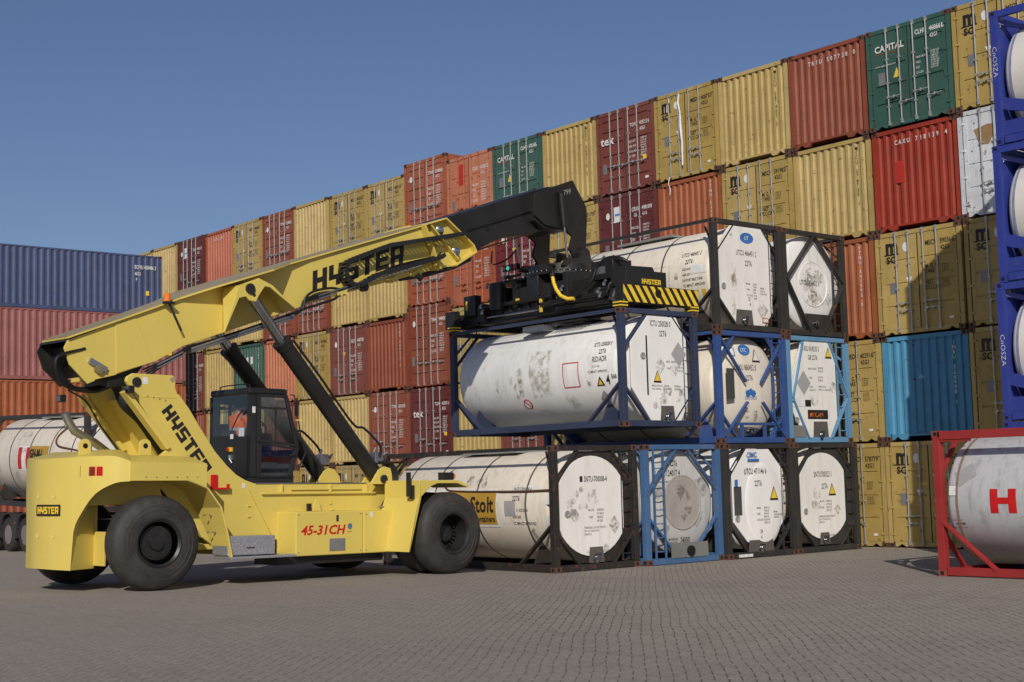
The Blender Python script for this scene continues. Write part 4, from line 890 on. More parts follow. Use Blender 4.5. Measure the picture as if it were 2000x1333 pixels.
# -- four tanks in royal blue frames
def sb(T, q, R): pass
BX = [(-14.90, 24.8, .02), (-14.88, 24.8, 2.78), (-14.79, 24.8, 5.43), (-14.69, 24.8, 8.08)]
def tb():
    labs = ['blue-framed tank on the ground behind the red-framed one', 'blue-framed tank standing just above the red-framed one', 'blue-framed tank one below the top of the blue stack', 'blue-framed tank topmost of the blue stack']
    for i, (bx, by, bz) in enumerate(BX):
        if i == 0: bz = .02
        e, F = tank(labs[i], bx+TL, by, bz, 'royal', K_BLUE, group='royal blue framed tank stack', seed=50+i, bands=(-TL+.36,), bandm=plain('band_blue', (.20, .22, .36), .4), castm=F_ROYAL, x0=-.0, head=.34, cyl_r=1.17, toprail='thin', walk=True, sidebrace=False, diag=(.7, .65))
        e.scale = (1, 1, 1.06 if i == 0 else 1.022)
        b = MB(); b.box(-TL+.12, -.12, .005, .1, TH-.14, TH-.012); b.box(-TL+.118, -TL+.175, .006, .05, .12, TH-.12); b.prism([(-TL+.12, .92), (-TL+.12, .68), (-TL+1.5, .30), (-TL+1.5, .52)], .01, .07, 'y'); b.prism([(-TL+.12, .44), (-TL+.12, .17), (-TL+1.6, .17), (-TL+1.6, .44)], .012, .06, 'y'); b.beam((-TL+.1, .1, TH-.2), (-TL+.55, .5, TH-.35), .05, .09); b.build('side_rail', F, e, bevel=.004)
        MB().prism(oct_(.155, 2.28, .15, 2.48, .25), -TL+.10, -TL+.13, 'x').build('end_shield_or_sun_block', F, e)  # unseen plate added so the stack's shadow on the wall is solid
        if i in (1, 3):
            T = MB(); mp = plane_map((0, -.003, 0), (0, 0, -1), (1, 0, 0)); text(T, 'CnOSZA', mp, -1.62 if i == 1 else -1.9, -TL+.04, .095, 1.2, -.014)
            T.build('lettering', M_WHITE, e)
tb()

# ------------------------------------------------------------------ reach stacker (local x = towards its right side, y = forwards, z = up)
RF = Vector((-.08403, .99632, -.01694)); RV = Vector((.99645, .08394, -.00634)); RN = Vector((.00489, .01741, .99984)); RO = Vector((-24.2339, 11.0641, .2128))
RM = Matrix((RV, RF, RN)).transposed().to_4x4(); RM.translation = RO; RI = RM.inverted()
rs = empty('reach_stacker', RO, 'yellow container-handling truck with a long black-tipped boom and huge black wheels', 'reach stacker')
rs.matrix_world = RM
def W(x, y, z): return RI @ Vector((x, y, z))
def wpts(l): return [W(*p) for p in l]
# chassis side plates with the rear columns
SIDE = [(-.22, 3.60), (-.19, 3.68), (-.08, 3.74), (.72, 3.74), (.77, 3.66), (.76, 3.52), (.81, 3.41), (.85, 3.40), (1.07, 3.14), (1.28, 2.84), (1.61, 2.40), (1.88, 2.13), (2.08, 1.97), (2.28, 1.87), (2.51, 1.80), (5.75, 1.80),
        (6.1, 1.6), (6.9, 1.5), (6.9, .9), (5.9, .55), (3.0, .44), (1.9, .5), (1.35, .85), (1.05, 1.35), (.5, 1.45), (-.9, 1.45), (-.95, 2.05), (.40, 2.25), (.64, 2.43)]
b = MB(); b.prism(SIDE, .72, .80, 'x'); b.prism(SIDE, -.80, -.72, 'x')
b.box(-.72, .72, .95, 6.9, .62, .72); b.box(-.72, .72, 2.6, 5.7, 1.68, 1.735)
b.prism([(.28, 3.35), (.42, 3.35), (1.25, 2.1), (1.1, 2.1)], -.72, .72, 'x')            # web between the columns
b.prism([(.0, 2.15), (1.1, 2.15), (1.1, 2.05), (.0, 2.05)], -.72, .72, 'x')
b.prism([(-.28, 3.40), (-.20, 3.44), (.66, 2.45), (.58, 2.41)], .66, .86, 'x'); b.prism([(-.28, 3.40), (-.20, 3.44), (.66, 2.45), (.58, 2.41)], -.86, -.66, 'x')
b.box(-.72, .72, 6.82, 6.9, .8, 1.5)
b.build('chassis', M_YEL, rs, bevel=.012)
b = MB(); b.box(.80, .86, 2.62, 5.35, 1.60, 1.64)                                        # ledge under the deck edge
for u in (3.05, 4.2, 5.1): b.prism([(u, 1.64), (u+.05, 1.64), (u+.05, 1.79), (u, 1.79)], .80, .85, 'x')
b.box(.80, .84, 3.3, 5.0, 1.68, 1.71); b.prism([(.80, 3.4), (.83, 3.4), (.90, 3.5)], 3.0, 3.02, 'z'); b.build('deck_ledge', M_YEL, rs, bevel=.006)
b = MB(); b.box(-.7, .82, 2.5, 5.15, 1.802, 1.815); b.build('deck_tread', M_PLATE, rs)
b = MB(); b.beam((.82, 2.33, 1.72), (.82, 3.05, .55), .02, .03, (1, 0, 0)); b.build('weld_rib', M_YEL, rs)
b = MB()
for u, z in ((1.08, 1.25), (1.20, 1.25), (1.16, .95), (1.28, .95)): b.tube([(1.30, u+.03, z), (1.30, u-.02, z)], .014, 8)
for k in range(6): b.tube([(1.62, -.3+.2*k, 1.92), (1.655, -.3+.2*k, 1.92)], .010, 8)
for k in range(4): b.tube([(.79, .2+.12*k, 3.35-.02*k), (.815, .2+.12*k, 3.35-.02*k)], .012, 8)
for u, z in ((3.05, .52), (3.05, 1.22), (4.52, .52), (4.52, 1.22), (4.66, 1.2), (5.42, 1.2), (4.66, .52), (5.3, .52)): b.tube([(1.39, u, z), (1.41, u, z)], .012, 8)
b.build('bolt', M_STEEL, rs)
b = MB(); b.box(.80, .806, -.15, .78, 3.33, 3.345); b.box(.80, .808, 1.0, 1.012, 2.0, 2.9) if 0 else None; b.beam((.803, .30, 3.33), (.803, 1.25, 2.0), .012, .012, (1, 0, 0)); b.build('weld_seam', M_YEL, rs)
for v, u, z in ((.803, 2.2, 1.72), (1.403, 4.75, 1.15)): MB().box(v, v+.002, u, u+.07, z, z+.09).build('sticker', M_WHITE, rs)
# little brackets on the chassis side
b = MB()
for u, z in ((2.35, 1.40), (2.35, 1.2), (4.25, 1.42), (4.3, 1.3)): b.box(.80, .825, u-.03, u+.03, z-.015, z+.015)
b.prism([(3.72, 1.28), (3.92, 1.28), (3.86, 1.5), (3.80, 1.5)], .9, .95, 'x'); b.build('bracket', M_YEL, rs)
MB().box(.9, .96, 3.60, 3.68, 1.28, 1.42).build('latch', M_BLK, rs)
# side box with two panels
b = MB(); b.box(.72, 1.40, 2.99, 4.585, .455, 1.275); b.build('side_box', M_YEL, rs, bevel=.018)
b = MB(); b.prism([(4.60, .455), (5.36, .455), (5.54, 1.265), (4.60, 1.265)], .72, 1.40, 'x'); b.build('side_box', M_YEL, rs, bevel=.018)
MB().box(1.401, 1.412, 3.93, 3.98, 1.08, 1.20).build('latch', M_BLK, rs, bevel=.004)
MB().box(1.401, 1.412, 3.77, 4.14, .53, .76).build('cover_plate', M_PLATE, rs)
T = MB(); mp = plane_map((1.4035, 0, 0), (0, 1, 0), (0, 0, 1)); text(T, '45-31CH', mp, 3.10, .845, .175, 1.14, .030, slant=.22); T.build('lettering', M_REDP, rs)
T = MB(); polyq(T, mp, [(4.26+.055*math.cos(a*PI/8), .98+.06*math.sin(a*PI/8)) for a in range(16)]); T.build('badge', M_STEEL, rs)
T = MB(); polyq(T, plane_map((1.405, 0, 0), (0, 1, 0), (0, 0, 1)), [(4.26+.028*math.cos(a*PI/8), .98+.03*math.sin(a*PI/8)) for a in range(16)]); T.build('badge_eye', M_LBL, rs)
T = MB(); text(T, 'STAGE II', mp, 4.19, .87, .022, 1.); T.build('lettering', M_BLACKL, rs)
# steps
b = MB(); b.box(1.1, 1.58, 1.38, 2.40, .535, .87); b.build('step_box', M_TREAD, rs, bevel=.012)
b = MB(); b.box(1.1, 1.66, 1.40, 2.82, .470, .515); b.build('step_tread', M_TREAD, rs, bevel=.006)
MB().box(1.58, 1.592, 1.78, 1.95, .655, .672).build('latch', M_BLK, rs)
b = MB(); b.box(.95, 1.35, 2.45, 2.60, .52, .78); b.build('battery_switch', M_BLK, rs)
b = MB(); b.box(.5, 1.25, 2.7, 5.2, .30, .45); b.build('belly_tank', M_BLK, rs)
# counterweight: convex plan, arch cut over each wheel
CWP = [(1.64, .90, 1.72, 2.15), (1.64, .52, 1.86, 2.17), (1.64, -.50, 1.86, 2.17), (1.60, -.58, 1.85, 2.19), (1.48, -.79, 1.82, 2.27), (1.23, -1.0, 1.65, 2.275), (.98, -1.12, 1.32, 2.27), (.84, -1.18, 1.01, 2.265), (.80, -1.20, .37, 2.26), (.4, -1.32, .38, 2.25), (0, -1.40, .39, 2.24)]
def _cr(P, i0, i1, k):
    out = P[:i0]
    for i in range(i0, i1):
        A, B, C, D_ = P[max(i-1, 0)], P[i], P[i+1], P[min(i+2, len(P)-1)]
        for j in range(k):
            t = j/k; out.append(tuple(.5*(2*b_+(c_-a_)*t+(2*a_-5*b_+4*c_-d_)*t*t+(3*b_-a_-3*c_+d_)*t**3) for a_, b_, c_, d_ in zip(A, B, C, D_)))
    return out+P[i1:]
CWP = _cr(CWP, 2, 7, 3)
CWP = CWP+[(-v, u, a, c) for v, u, a, c in reversed(CWP[:-1])]
b = MB(); n = len(CWP); vs = []
for v, u, z0, z1 in CWP: vs += [(v, u, z0), (v, u, z1)]
b.add(vs, [(2*i, 2*i+2, 2*i+3, 2*i+1) for i in range(n-1)])
inn = [(v*.72, min(u*.72+.08, u+.5) if u < 0 else u, min(2.40, z1+.12)) for v, u, a, z1 in CWP]
b.add([(v, u, z1) for v, u, a, z1 in CWP]+inn, [(i, i+1, n+i+1, n+i) for i in range(n-1)]+[tuple(range(n, 2*n))])
low = [(v*.88, u+.12 if u < 0 else u, z0) for v, u, z0, z1 in CWP]          # plate thickness seen under the arch
b.add([(v, u, z0) for v, u, z0, z1 in CWP]+low, [(i, i+1, n+i+1, n+i) for i in range(n-1)])
b.build('counterweight', M_YEL, rs, smooth=32)
cw = rs.children[-1]
b = MB()
for s in (1, -1):
    b.prism([(s*.80, -1.20), (s*.78, -1.20), (s*.46, -.62), (s*.50, -.60)], .372, 1.9, 'z')   # inner skirt walls
    b.box(*sorted((s*.46, s*.86)), -.62, -.58, .42, 1.0)
    b.box(*sorted((s*.80, s*1.63)), -.55, .9, 1.875, 1.90)
b.box(-.5, .5, -.9, -.55, .8, 2.2); b.box(-.72, .72, -1.0, .2, 2.0, 2.2); b.build('wheel_well', M_YEL, rs, bevel=.006)
b = MB(); b.tube([(-1.1, 0, .8), (1.1, 0, .8)], .16, 16); b.box(-.4, .4, -.4, .5, .55, 1.2); b.tube([(-1.0, 6.284, .8), (1.2, 6.284, .8)], .3, 20); b.box(-.7, .7, 5.7, 6.7, .55, 1.3)
b.tube([(.62, .3, 1.9), (.9, 1.0, .95)], .035, 8); b.tube([(.72, .35, 1.9), (.98, 1.05, .95)], .03, 8); b.build('axle', M_BLK, rs, 40)
def cwm(off=.006):
    P = [Vector((v, u, 0)) for v, u in ((-.4, -1.32), (0, -1.40), (.4, -1.32), (.8, -1.20), (1.23, -1.0), (1.48, -.79), (1.64, -.5))]; S = [0]
    for i in range(1, len(P)): S.append(S[-1]+(P[i]-P[i-1]).length)
    def f(s, z):
        s += S[1]; i = max(0, min(len(P)-2, next((k for k in range(len(S)-1) if s <= S[k+1]), len(P)-2)))
        d = (P[i+1]-P[i]).normalized(); return P[i]+d*(s-S[i])+Vector((d.y, -d.x, 0))*off+Vector((0, 0, z))
    return f
b = MB(); f1 = cwm(.004); f2 = cwm(.016); N_ = 14
for i in range(N_):
    a, c = -.02+.60*i/N_, -.02+.60*(i+1)/N_
    b.add([f2(a, 1.28), f2(c, 1.28), f2(c, 1.47), f2(a, 1.47)], [(0, 1, 2, 3)])
b.build('name_plate', M_BLK2, cw); T = MB()
f3 = cwm(.019); logo(T, lambda a, z: f3(.02+a, 1.315+z), .53, .12, sub=3); T.build('lettering', M_YTAPE, cw)
for s_ in (.02, .42):
    for z in (1.62, .95): MB().lathe([(0, .045), (.005, .045), (.002, .03), (-.002, .0001)], f1(s_, z), (f2(s_, z)-f1(s_, z)), 16).build('lifting_hole', M_YEL, cw, 40)
b = MB()
for z0, z1 in ((1.925, 2.115),): b.add([f1(.98, z0), f1(1.42, z0), f1(1.42, z1), f1(.98, z1)], [(0, 1, 2, 3)])
b.build('lamp_recess_shade', plain('recess_shade_yellow', (.30, .23, .04), .5), cw)  # flat patch in darker machine yellow, recess shade painted in
b = MB(); q = [f2(1.17, 1.945), f2(1.42, 1.945), f2(1.42, 2.10), f2(1.17, 2.10)]; b.add(q+[f1(1.17, 1.945), f1(1.42, 1.945), f1(1.42, 2.10), f1(1.17, 2.10)], [(0, 1, 2, 3), (0, 4, 5, 1), (3, 2, 6, 7), (0, 3, 7, 4), (1, 5, 6, 2)]); b.build('rear_lamp', M_REDL, cw)
f4 = cwm(.0175); b = MB(); b.add([f4(1.19, 1.955), f4(1.25, 1.955), f4(1.25, 2.09), f4(1.19, 2.09)], [(0, 1, 2, 3)]); b.build('indicator', plain('dark_lens', (.10, .05, .02), .25), cw)
for (v, u) in ((.72, -.95), (1.15, -.05)):
    b = MB(); pts = [(u-.1, 2.30), (u+.12, 2.30), (u+.12, 2.46)]+[(u+.01+.11*math.cos(a*PI/8), 2.47+.11*math.sin(a*PI/8)) for a in range(9)]
    b.prism(pts, v-.025, v+.025, 'x'); b.build('lifting_eye', M_YEL, rs, bevel=.004); MB().lathe([(-.03, .045), (.03, .045)], (v, u+.01, 2.46), (1, 0, 0), 16).build('eye_hole', M_DARK, rs)
# rear mudguard plates and front fenders
for s in (1, -1):
    PU = [(.50, 1.86), (.91, 1.72), (1.19, 1.38), (1.33, .92), (1.43, .49)]; VI = [.80, .80, .80, 1.0, 1.12]; b = MB(); vs = []
    for (u, z), vi in zip(PU, VI): vs += [(s*1.64, u, z), (s*vi, u, z), (s*1.64, u+.03, z+.012), (s*vi, u+.03, z+.012)]
    fs = []
    for i in range(4): o = 4*i; fs += [(o, o+1, o+5, o+4), (o+2, o+6, o+7, o+3), (o, o+4, o+6, o+2), (o+1, o+3, o+7, o+5)]
    b.add(vs, fs+[(16, 17, 19, 18)]); b.build('mudguard', M_YEL, rs, bevel=.006)
    b = MB(); b.add([(s*v, u-d, z) for d in (0, -.04) for v, u, z in ((.80, 5.70, 1.80), (2.10, 5.41, 1.84), (2.10, 5.41, 1.50), (2.10, 5.31, 1.22), (2.10, 5.13, .47), (1.42, 5.36, .455), (1.42, 5.545, 1.27), (.80, 5.72, 1.27))],
                    [tuple(range(8)), tuple(range(15, 7, -1))]+[(i, (i+1) % 8, (i+1) % 8+8, i+8) for i in range(8)])
    b.prism([(5.415, 1.845), (6.45, 1.845), (6.76, 1.72), (6.70, 1.70), (6.42, 1.785), (5.89, 1.785), (5.70, 1.72), (5.47, 1.53), (5.37, 1.22), (5.17, .47), (5.135, .47), (5.315, 1.22), (5.415, 1.50)], *sorted((s*1.05, s*2.10)), 'x')
    b.build('front_fender', M_YEL, rs, bevel=.008)
b = MB(); b.box(1.82, 1.98, 6.15, 6.44, 1.85, 2.0); b.build('work_lamp', M_BLK, rs, bevel=.01); MB().box(1.86, 1.96, 6.44, 6.50, 1.88, 1.97).build('indicator', M_ORANGE, rs)
b = MB(); b.tube([(1.9, 5.36, 1.75), (1.95, 5.3, 1.78)], .015, 6); b.box(1.88, 2.0, 5.26, 5.29, 1.53, 2.0); b.box(1.9, 1.98, 5.33, 5.40, 1.48, 1.75); b.build('mirror', M_BLK, rs, bevel=.01)
b = MB(); b.box(.80, .83, 1.52, 1.66, 1.70, 1.97); b.box(.80, .92, 1.60, 1.86, 1.70, 1.735); b.box(.89, .92, 1.80, 1.86, 1.735, 1.80); b.build('chock_holder', M_REDP, rs, bevel=.005)
# wheels
TP = [(-.26, .42), (-.27, .50), (-.262, .60), (-.245, .70), (-.20, .765), (-.12, .797), (0, .807), (.12, .797), (.20, .765), (.245, .70), (.262, .60), (.27, .50), (.26, .42)]
def ring(r0, d=.008): return [(x, r) for x, r in TP]
def wheel_meshes():
    prof = []
    for x, r in TP:
        prof.append((x, r))
    prof = [(-.26, .40), (-.275, .47), (-.268, .545), (-.276, .552), (-.262, .62), (-.268, .627), (-.238, .715), (-.20, .768), (-.12, .799), (0, .807), (.12, .799), (.20, .768), (.238, .715), (.268, .627), (.262, .62), (.276, .552), (.268, .545), (.275, .47), (.26, .40)]
    ty = MB().lathe(prof, (0, 0, 0), (1, 0, 0), 72, caps=False); tm = mesh_of(ty, 'tyre', M_TYRE, 50)
    r = MB().lathe([(-.26, .41), (-.25, .37), (-.1, .36), (.06, .36), (.12, .30), (.15, .29), (.15, .13), (.20, .12), (.205, .0001)], (0, 0, 0), (1, 0, 0), 40)
    r.lathe([(.255, .36), (.28, .40), (.275, .42), (.25, .42), (.22, .37)], (0, 0, 0), (1, 0, 0), 48, caps=False)
    for k in range(24):
        a = 2*PI*k/24; r.tube([(.145, .245*math.cos(a), .245*math.sin(a)), (.165, .245*math.cos(a), .245*math.sin(a))], .011, 6)
    rm = mesh_of(r, 'rim', M_BLK, 35)
    r = MB().lathe([(-.26, .41), (-.25, .37), (-.12, .36), (-.10, .20), (-.10, .0001)], (0, 0, 0), (1, 0, 0), 40)
    r.lathe([(.255, .36), (.28, .40), (.275, .42), (.25, .42), (.22, .37), (.0, .36), (-.12, .355)], (0, 0, 0), (1, 0, 0), 48, caps=False)
    r.lathe([(-.10, .19), (.02, .17), (.04, .12), (.045, .0001)], (0, 0, 0), (1, 0, 0), 30)
    for k in range(22):
        a = 2*PI*k/22; r.box(-.10, -.03, -.02, .02, .255, .30); 
        m = Matrix.Rotation(a, 3, 'X'); r.v[-8:] = [tuple(m @ Vector(p)) for p in r.v[-8:]]
    return tm, rm, mesh_of(r, 'rim', M_BLK, 35)
TM, RM1, RM2 = wheel_meshes()
for v, u, rim, st in ((1.37, 0, RM1, -.10), (-1.37, 0, RM1, -.10), (1.885, 6.284, RM2, 0), (1.33, 6.284, RM2, 0), (-1.33, 6.284, RM2, 0), (-1.885, 6.284, RM2, 0)):
    e = bpy.data.objects.new('wheel', None); COL.objects.link(e); e.parent = rs; e.location = (v, u, .807); e.rotation_euler = (0, 0, st if v > 0 else PI+st); e.empty_display_size = .2
    put(TM, 'tyre', e, rot=(random.random()*6, 0, 0)); put(rim, 'rim', e)
# boom
BO = [(-.65, 3.62), (-.29, 3.71), (.03, 3.83), (.49, 3.98), (1.09, 4.31), (1.95, 4.62), (3.58, 5.20), (4.29, 5.46), (6.98, 6.27), (7.62, 6.46), (7.62, 7.40), (7.03, 7.28), (6.47, 7.09), (3.89, 6.21), (1.54, 5.38), (-.03, 4.75), (-.65, 4.50)]
b = MB(); b.prism(BO, -.36, .5, 'x')
TPL = [(-.65, 4.49), (-1.17, 4.28), (-1.24, 4.14), (-1.13, 3.85), (-.79, 3.54), (-.65, 3.60)]
b.prism(TPL, .46, .499, 'x')
b.prism([(-.28, 4.62), (.10, 4.77), (.49, 3.99), (.03, 3.84), (-.25, 3.74)], .50, .512, 'x')
b.build('boom', M_YEL, rs, bevel=.01); boom = rs.children[-1]
top = [(-1.2, 4.31), (-.03, 4.765), (1.0, 5.18), (1.54, 5.395), (1.95, 5.55), (2.75, 5.83), (3.4, 6.06), (3.89, 6.225), (6.47, 7.105), (6.95, 7.27)]
wd = [.56, .56, .57, .80, 1.0, 1.0, .62, .57, .56, .56]
def flange(h0, h1, dw):
    b = MB(); vs = []; n = len(top)
    for (u, z), w_ in zip(top, wd):
        w_ -= dw; wl = w_-.18 if w_ < .7 else w_; vs += [(-wl, u, z+h0), (w_, u, z+h0), (w_, u-.01, z+h1), (-wl, u-.01, z+h1)]
    fs = [(0, 1, 2, 3), (4*n-4, 4*n-1, 4*n-2, 4*n-3)]
    for i in range(n-1): o = 4*i; fs += [(o, o+4, o+5, o+1), (o+1, o+5, o+6, o+2), (o+2, o+6, o+7, o+3), (o+3, o+7, o+4, o)]
    return b.add(vs, fs)
flange(-.012, .016, 0).build('top_flange', M_YEL, boom); flange(.017, .030, .006).build('dusty_edge', M_DUST, boom)
MB().prism(TPL, -.499, -.46, 'x').prism([(-.66, 4.47), (-1.20, 4.29), (-1.22, 4.25), (-.66, 4.42)], -.46, .46, 'x').prism([(-.75, 3.8), (-.95, 3.95), (-.98, 4.2), (-.66, 4.44), (-.66, 3.7)], -.45, .40, 'x').build('tail_cover', M_BLK, boom)
for s in (1, -1):                                                          # cylinder brackets
    b = MB()
    ARCH = [(1.66, 4.57), (1.97, 5.23), (2.12, 5.27), (2.20, 5.20), (2.34, 5.19), (2.41, 5.32), (2.54, 5.50), (2.66, 5.49), (2.90, 5.34), (3.25, 5.13), (2.75, 5.51), (2.41, 5.62), (1.95, 5.44)]
    b.prism(ARCH, *sorted((s*.93, s*1.0)), 'x')
    q = [(s*.97, 1.66, 4.57), (s*.97, 1.95, 5.44), (s*.50, 1.93, 5.46), (s*.50, 1.93, 4.60)]
    b.add(q+[(x, y+.03, z) for x, y, z in q], [(0, 1, 2, 3), (7, 6, 5, 4), (0, 4, 5, 1), (1, 5, 6, 2), (2, 6, 7, 3), (3, 7, 4, 0)])
    q = [(s*.97, 2.75, 5.50), (s*.97, 3.25, 5.13), (s*.50, 3.30, 5.10), (s*.50, 2.8, 5.55)]
    b.add(q+[(x, y+.03, z) for x, y, z in q], [(0, 1, 2, 3), (7, 6, 5, 4), (0, 4, 5, 1), (1, 5, 6, 2), (2, 6, 7, 3), (3, 7, 4, 0)])
    q = [(s*.98, 1.95, 5.44), (s*.98, 2.41, 5.62), (s*.98, 2.75, 5.51), (s*.50, 2.80, 5.55), (s*.50, 2.4, 5.60), (s*.50, 1.95, 5.46)]
    b.add(q+[(x, y, z+.02) for x, y, z in q], [(0, 1, 2, 3, 4, 5), (11, 10, 9, 8, 7, 6)]+[(i, (i+1) % 6, (i+1) % 6+6, i+6) for i in range(6)])
    b.build('cylinder_bracket', M_YEL, boom, bevel=.006)
T = MB(); sl = .357
mp = lambda a, z: Vector((.503, 4.02+a, 5.56+a*sl+z*1.0+0))
logo(T, lambda a, z: mp(a+.02*z, z), 2.42, .43); T.build('lettering', M_BLACKL, boom)
T = MB(); d_ = Vector((0, .575, -.818)); n_ = Vector((0, .818, .575)); o_ = Vector((.804, .47, 3.08)); d_ = Vector((0, .612, -.79)); n_ = Vector((0, .80, .60))
logo(T, lambda a, z: o_+d_*a+n_*z, 1.46, .255); T.build('lettering', M_BLACKL, rs)
# nose of the outer boom
NO = [(6.86, 7.26), (7.47, 7.47), (8.27, 6.98), (8.36, 6.84), (7.73, 6.47), (7.30, 6.36)]
b = MB()
for s in (1, -1):
    b.prism(NO, *sorted((s*.50, s*.53)), 'x')
    for i in range(6):
        if i == 4: continue
        p, q = NO[i], NO[(i+1) % 6]; b.beam((s*.60, *p), (s*.60, *q), .16, .035, (1, 0, 0) if 0 else (0, 0, 1))
    b.beam((s*.58, 7.05, 7.28), (s*.58, 7.85, 6.62), .14, .035); b.prism([(7.2, 6.95), (7.75, 7.08), (7.8, 6.98), (7.3, 6.84)], *sorted((s*.53, s*.60)), 'x')
b.box(-.5, .5, 7.0, 7.1, 7.25, 7.33); b.build('boom_nose', M_YEL, boom, bevel=.005)
MB().prism([(6.97, 6.27), (7.08, 6.18), (7.85, 6.42), (8.36, 6.66), (8.38, 6.82), (7.73, 6.46), (7.2, 6.31)], -.46, .50, 'x').build('underside_pad', M_BLK, boom, bevel=.02)
for u, z in ((7.33, 7.2), (7.80, 6.79)): MB().lathe([(0, .085), (.10, .095), (.11, .08), (.11, .0001)], (.56, u, z), (1, -.5, -.2), 18).build('work_lamp', M_CHROME, boom, 40)
# inner boom and head
b = MB(); b.prism([(7.3, 7.41), (10.41, 8.52), (11.0, 8.72), (11.0, 7.72), (10.4, 7.53), (9.48, 7.35), (8.43, 6.86), (7.5, 6.55)], -.40, .40, 'x')
b.prism([(7.4, 7.06), (10.6, 8.17), (10.6, 8.13), (7.4, 7.02)], .40, .45, 'x'); b.prism([(8.0, 6.75), (10.2, 7.5), (10.2, 7.46), (8.0, 6.71)], .40, .43, 'x')
b.build('inner_boom', M_BLK, rs, bevel=.012)
MB().lathe([(0, .05), (.02, .05)], (.395, 8.95, 7.45), (1, 0, 0), 16).build('boom_hole', M_DARK, rs)
HD = [(10.25, 8.42), (11.55, 8.91), (12.02, 8.33), (12.04, 8.14), (11.99, 7.3), (11.9, 7.02), (11.6, 7.02), (11.40, 7.25), (11.51, 7.56), (11.23, 7.69), (10.6, 7.72), (10.25, 7.9)]
b = MB(); b.prism(HD, .57, .63, 'x'); b.prism(HD, -.63, -.57, 'x'); b.prism([(10.3, 8.40), (11.5, 8.85), (11.85, 8.3), (11.5, 7.7), (10.6, 7.66), (10.3, 7.8)], -.57, .57, 'x'); b.build('boom_head', M_BLK, rs, bevel=.01); head_ = rs.children[-1]
T = MB(); text(T, '799', plane_map((.633, 0, 0), (0, 1, .3), (0, -.25, 1)), 13.6, 0, .01); T = MB(); text(T, '799', lambda a, c: Vector((.634, 11.22+a, 8.50+c+.3*a)), 0, 0, .13, .95, -.008); T.build('lettering', plain('chalk', (.4, .4, .4), .7), head_)
for v in (.66, -.66): b = MB(); b.lathe([(-.05, .16), (.04, .16), (.05, .10), (.05, .0001)], (v, 11.86, 7.18), (1 if v > 0 else -1, 0, 0), 24); b.build('head_pin', M_BLK, head_, 40)
MB().lathe([(0, .05), (.012, .05)], (.712, 11.86, 7.18), (1, 0, 0), 8).build('pin_lock', plain('rust_lock', (.30, .14, .05), .6), head_)
b = MB(); b.lathe([(0, .08), (.06, .08)], (.64, 11.05, 8.55), (1, 0, 0), 18); b.tube([(.70, 11.06, 8.50), (.70, 11.16, 7.72)], .075, 14); b.build('damper_cylinder', M_BLK, rs, 40); b = MB(); b.tube([(.70, 11.16, 7.72), (.70, 11.24, 7.02)], .028, 10); b.build('damper_rod', M_CHROME, rs, 40)
b = MB(); b.tube([(-.70, 10.9, 7.7), (-.70, 11.1, 7.05)], .028, 10); b.build('damper_rod', M_CHROME, rs, 40)
# rotator
b = MB()
for s in (1, -1): b.prism([(11.05, 6.82), (12.42, 6.82), (12.38, 6.96), (12.05, 7.02), (11.98, 7.26), (11.86, 7.32), (11.72, 7.24), (11.62, 7.04), (11.2, 6.98)], *sorted((s*.66, s*.74)), 'x')
b.lathe([(0, .85), (.10, .85), (.10, .80), (.16, .80), (.16, .0001)], (.08, 11.75, 6.74), (0, 0, 1), 40); b.lathe([(0, .92), (.07, .92), (.07, .85)], (.08, 11.75, 6.64), (0, 0, 1), 40)
for k in range(8): b.tube([(.5+.02*k, 11.1+.02*k, 6.9+.012*k), (.7, 10.9+.06*k, 7.1)], .02, 6)
b.build('rotator', M_BLK, rs, 35); rot_ = rs.children[-1]
for k in range(26):
    a = 2*PI*k/26; 
b = MB()
for k in range(40):
    a = 2*PI*k/40; c, s_ = math.cos(a), math.sin(a); b.tube([(.08+.885*c, 11.75+.885*s_, 6.66), (.08+.885*c, 11.75+.885*s_, 6.735)], .016, 6)
b.build('bolt_ring', M_STEEL, rot_)
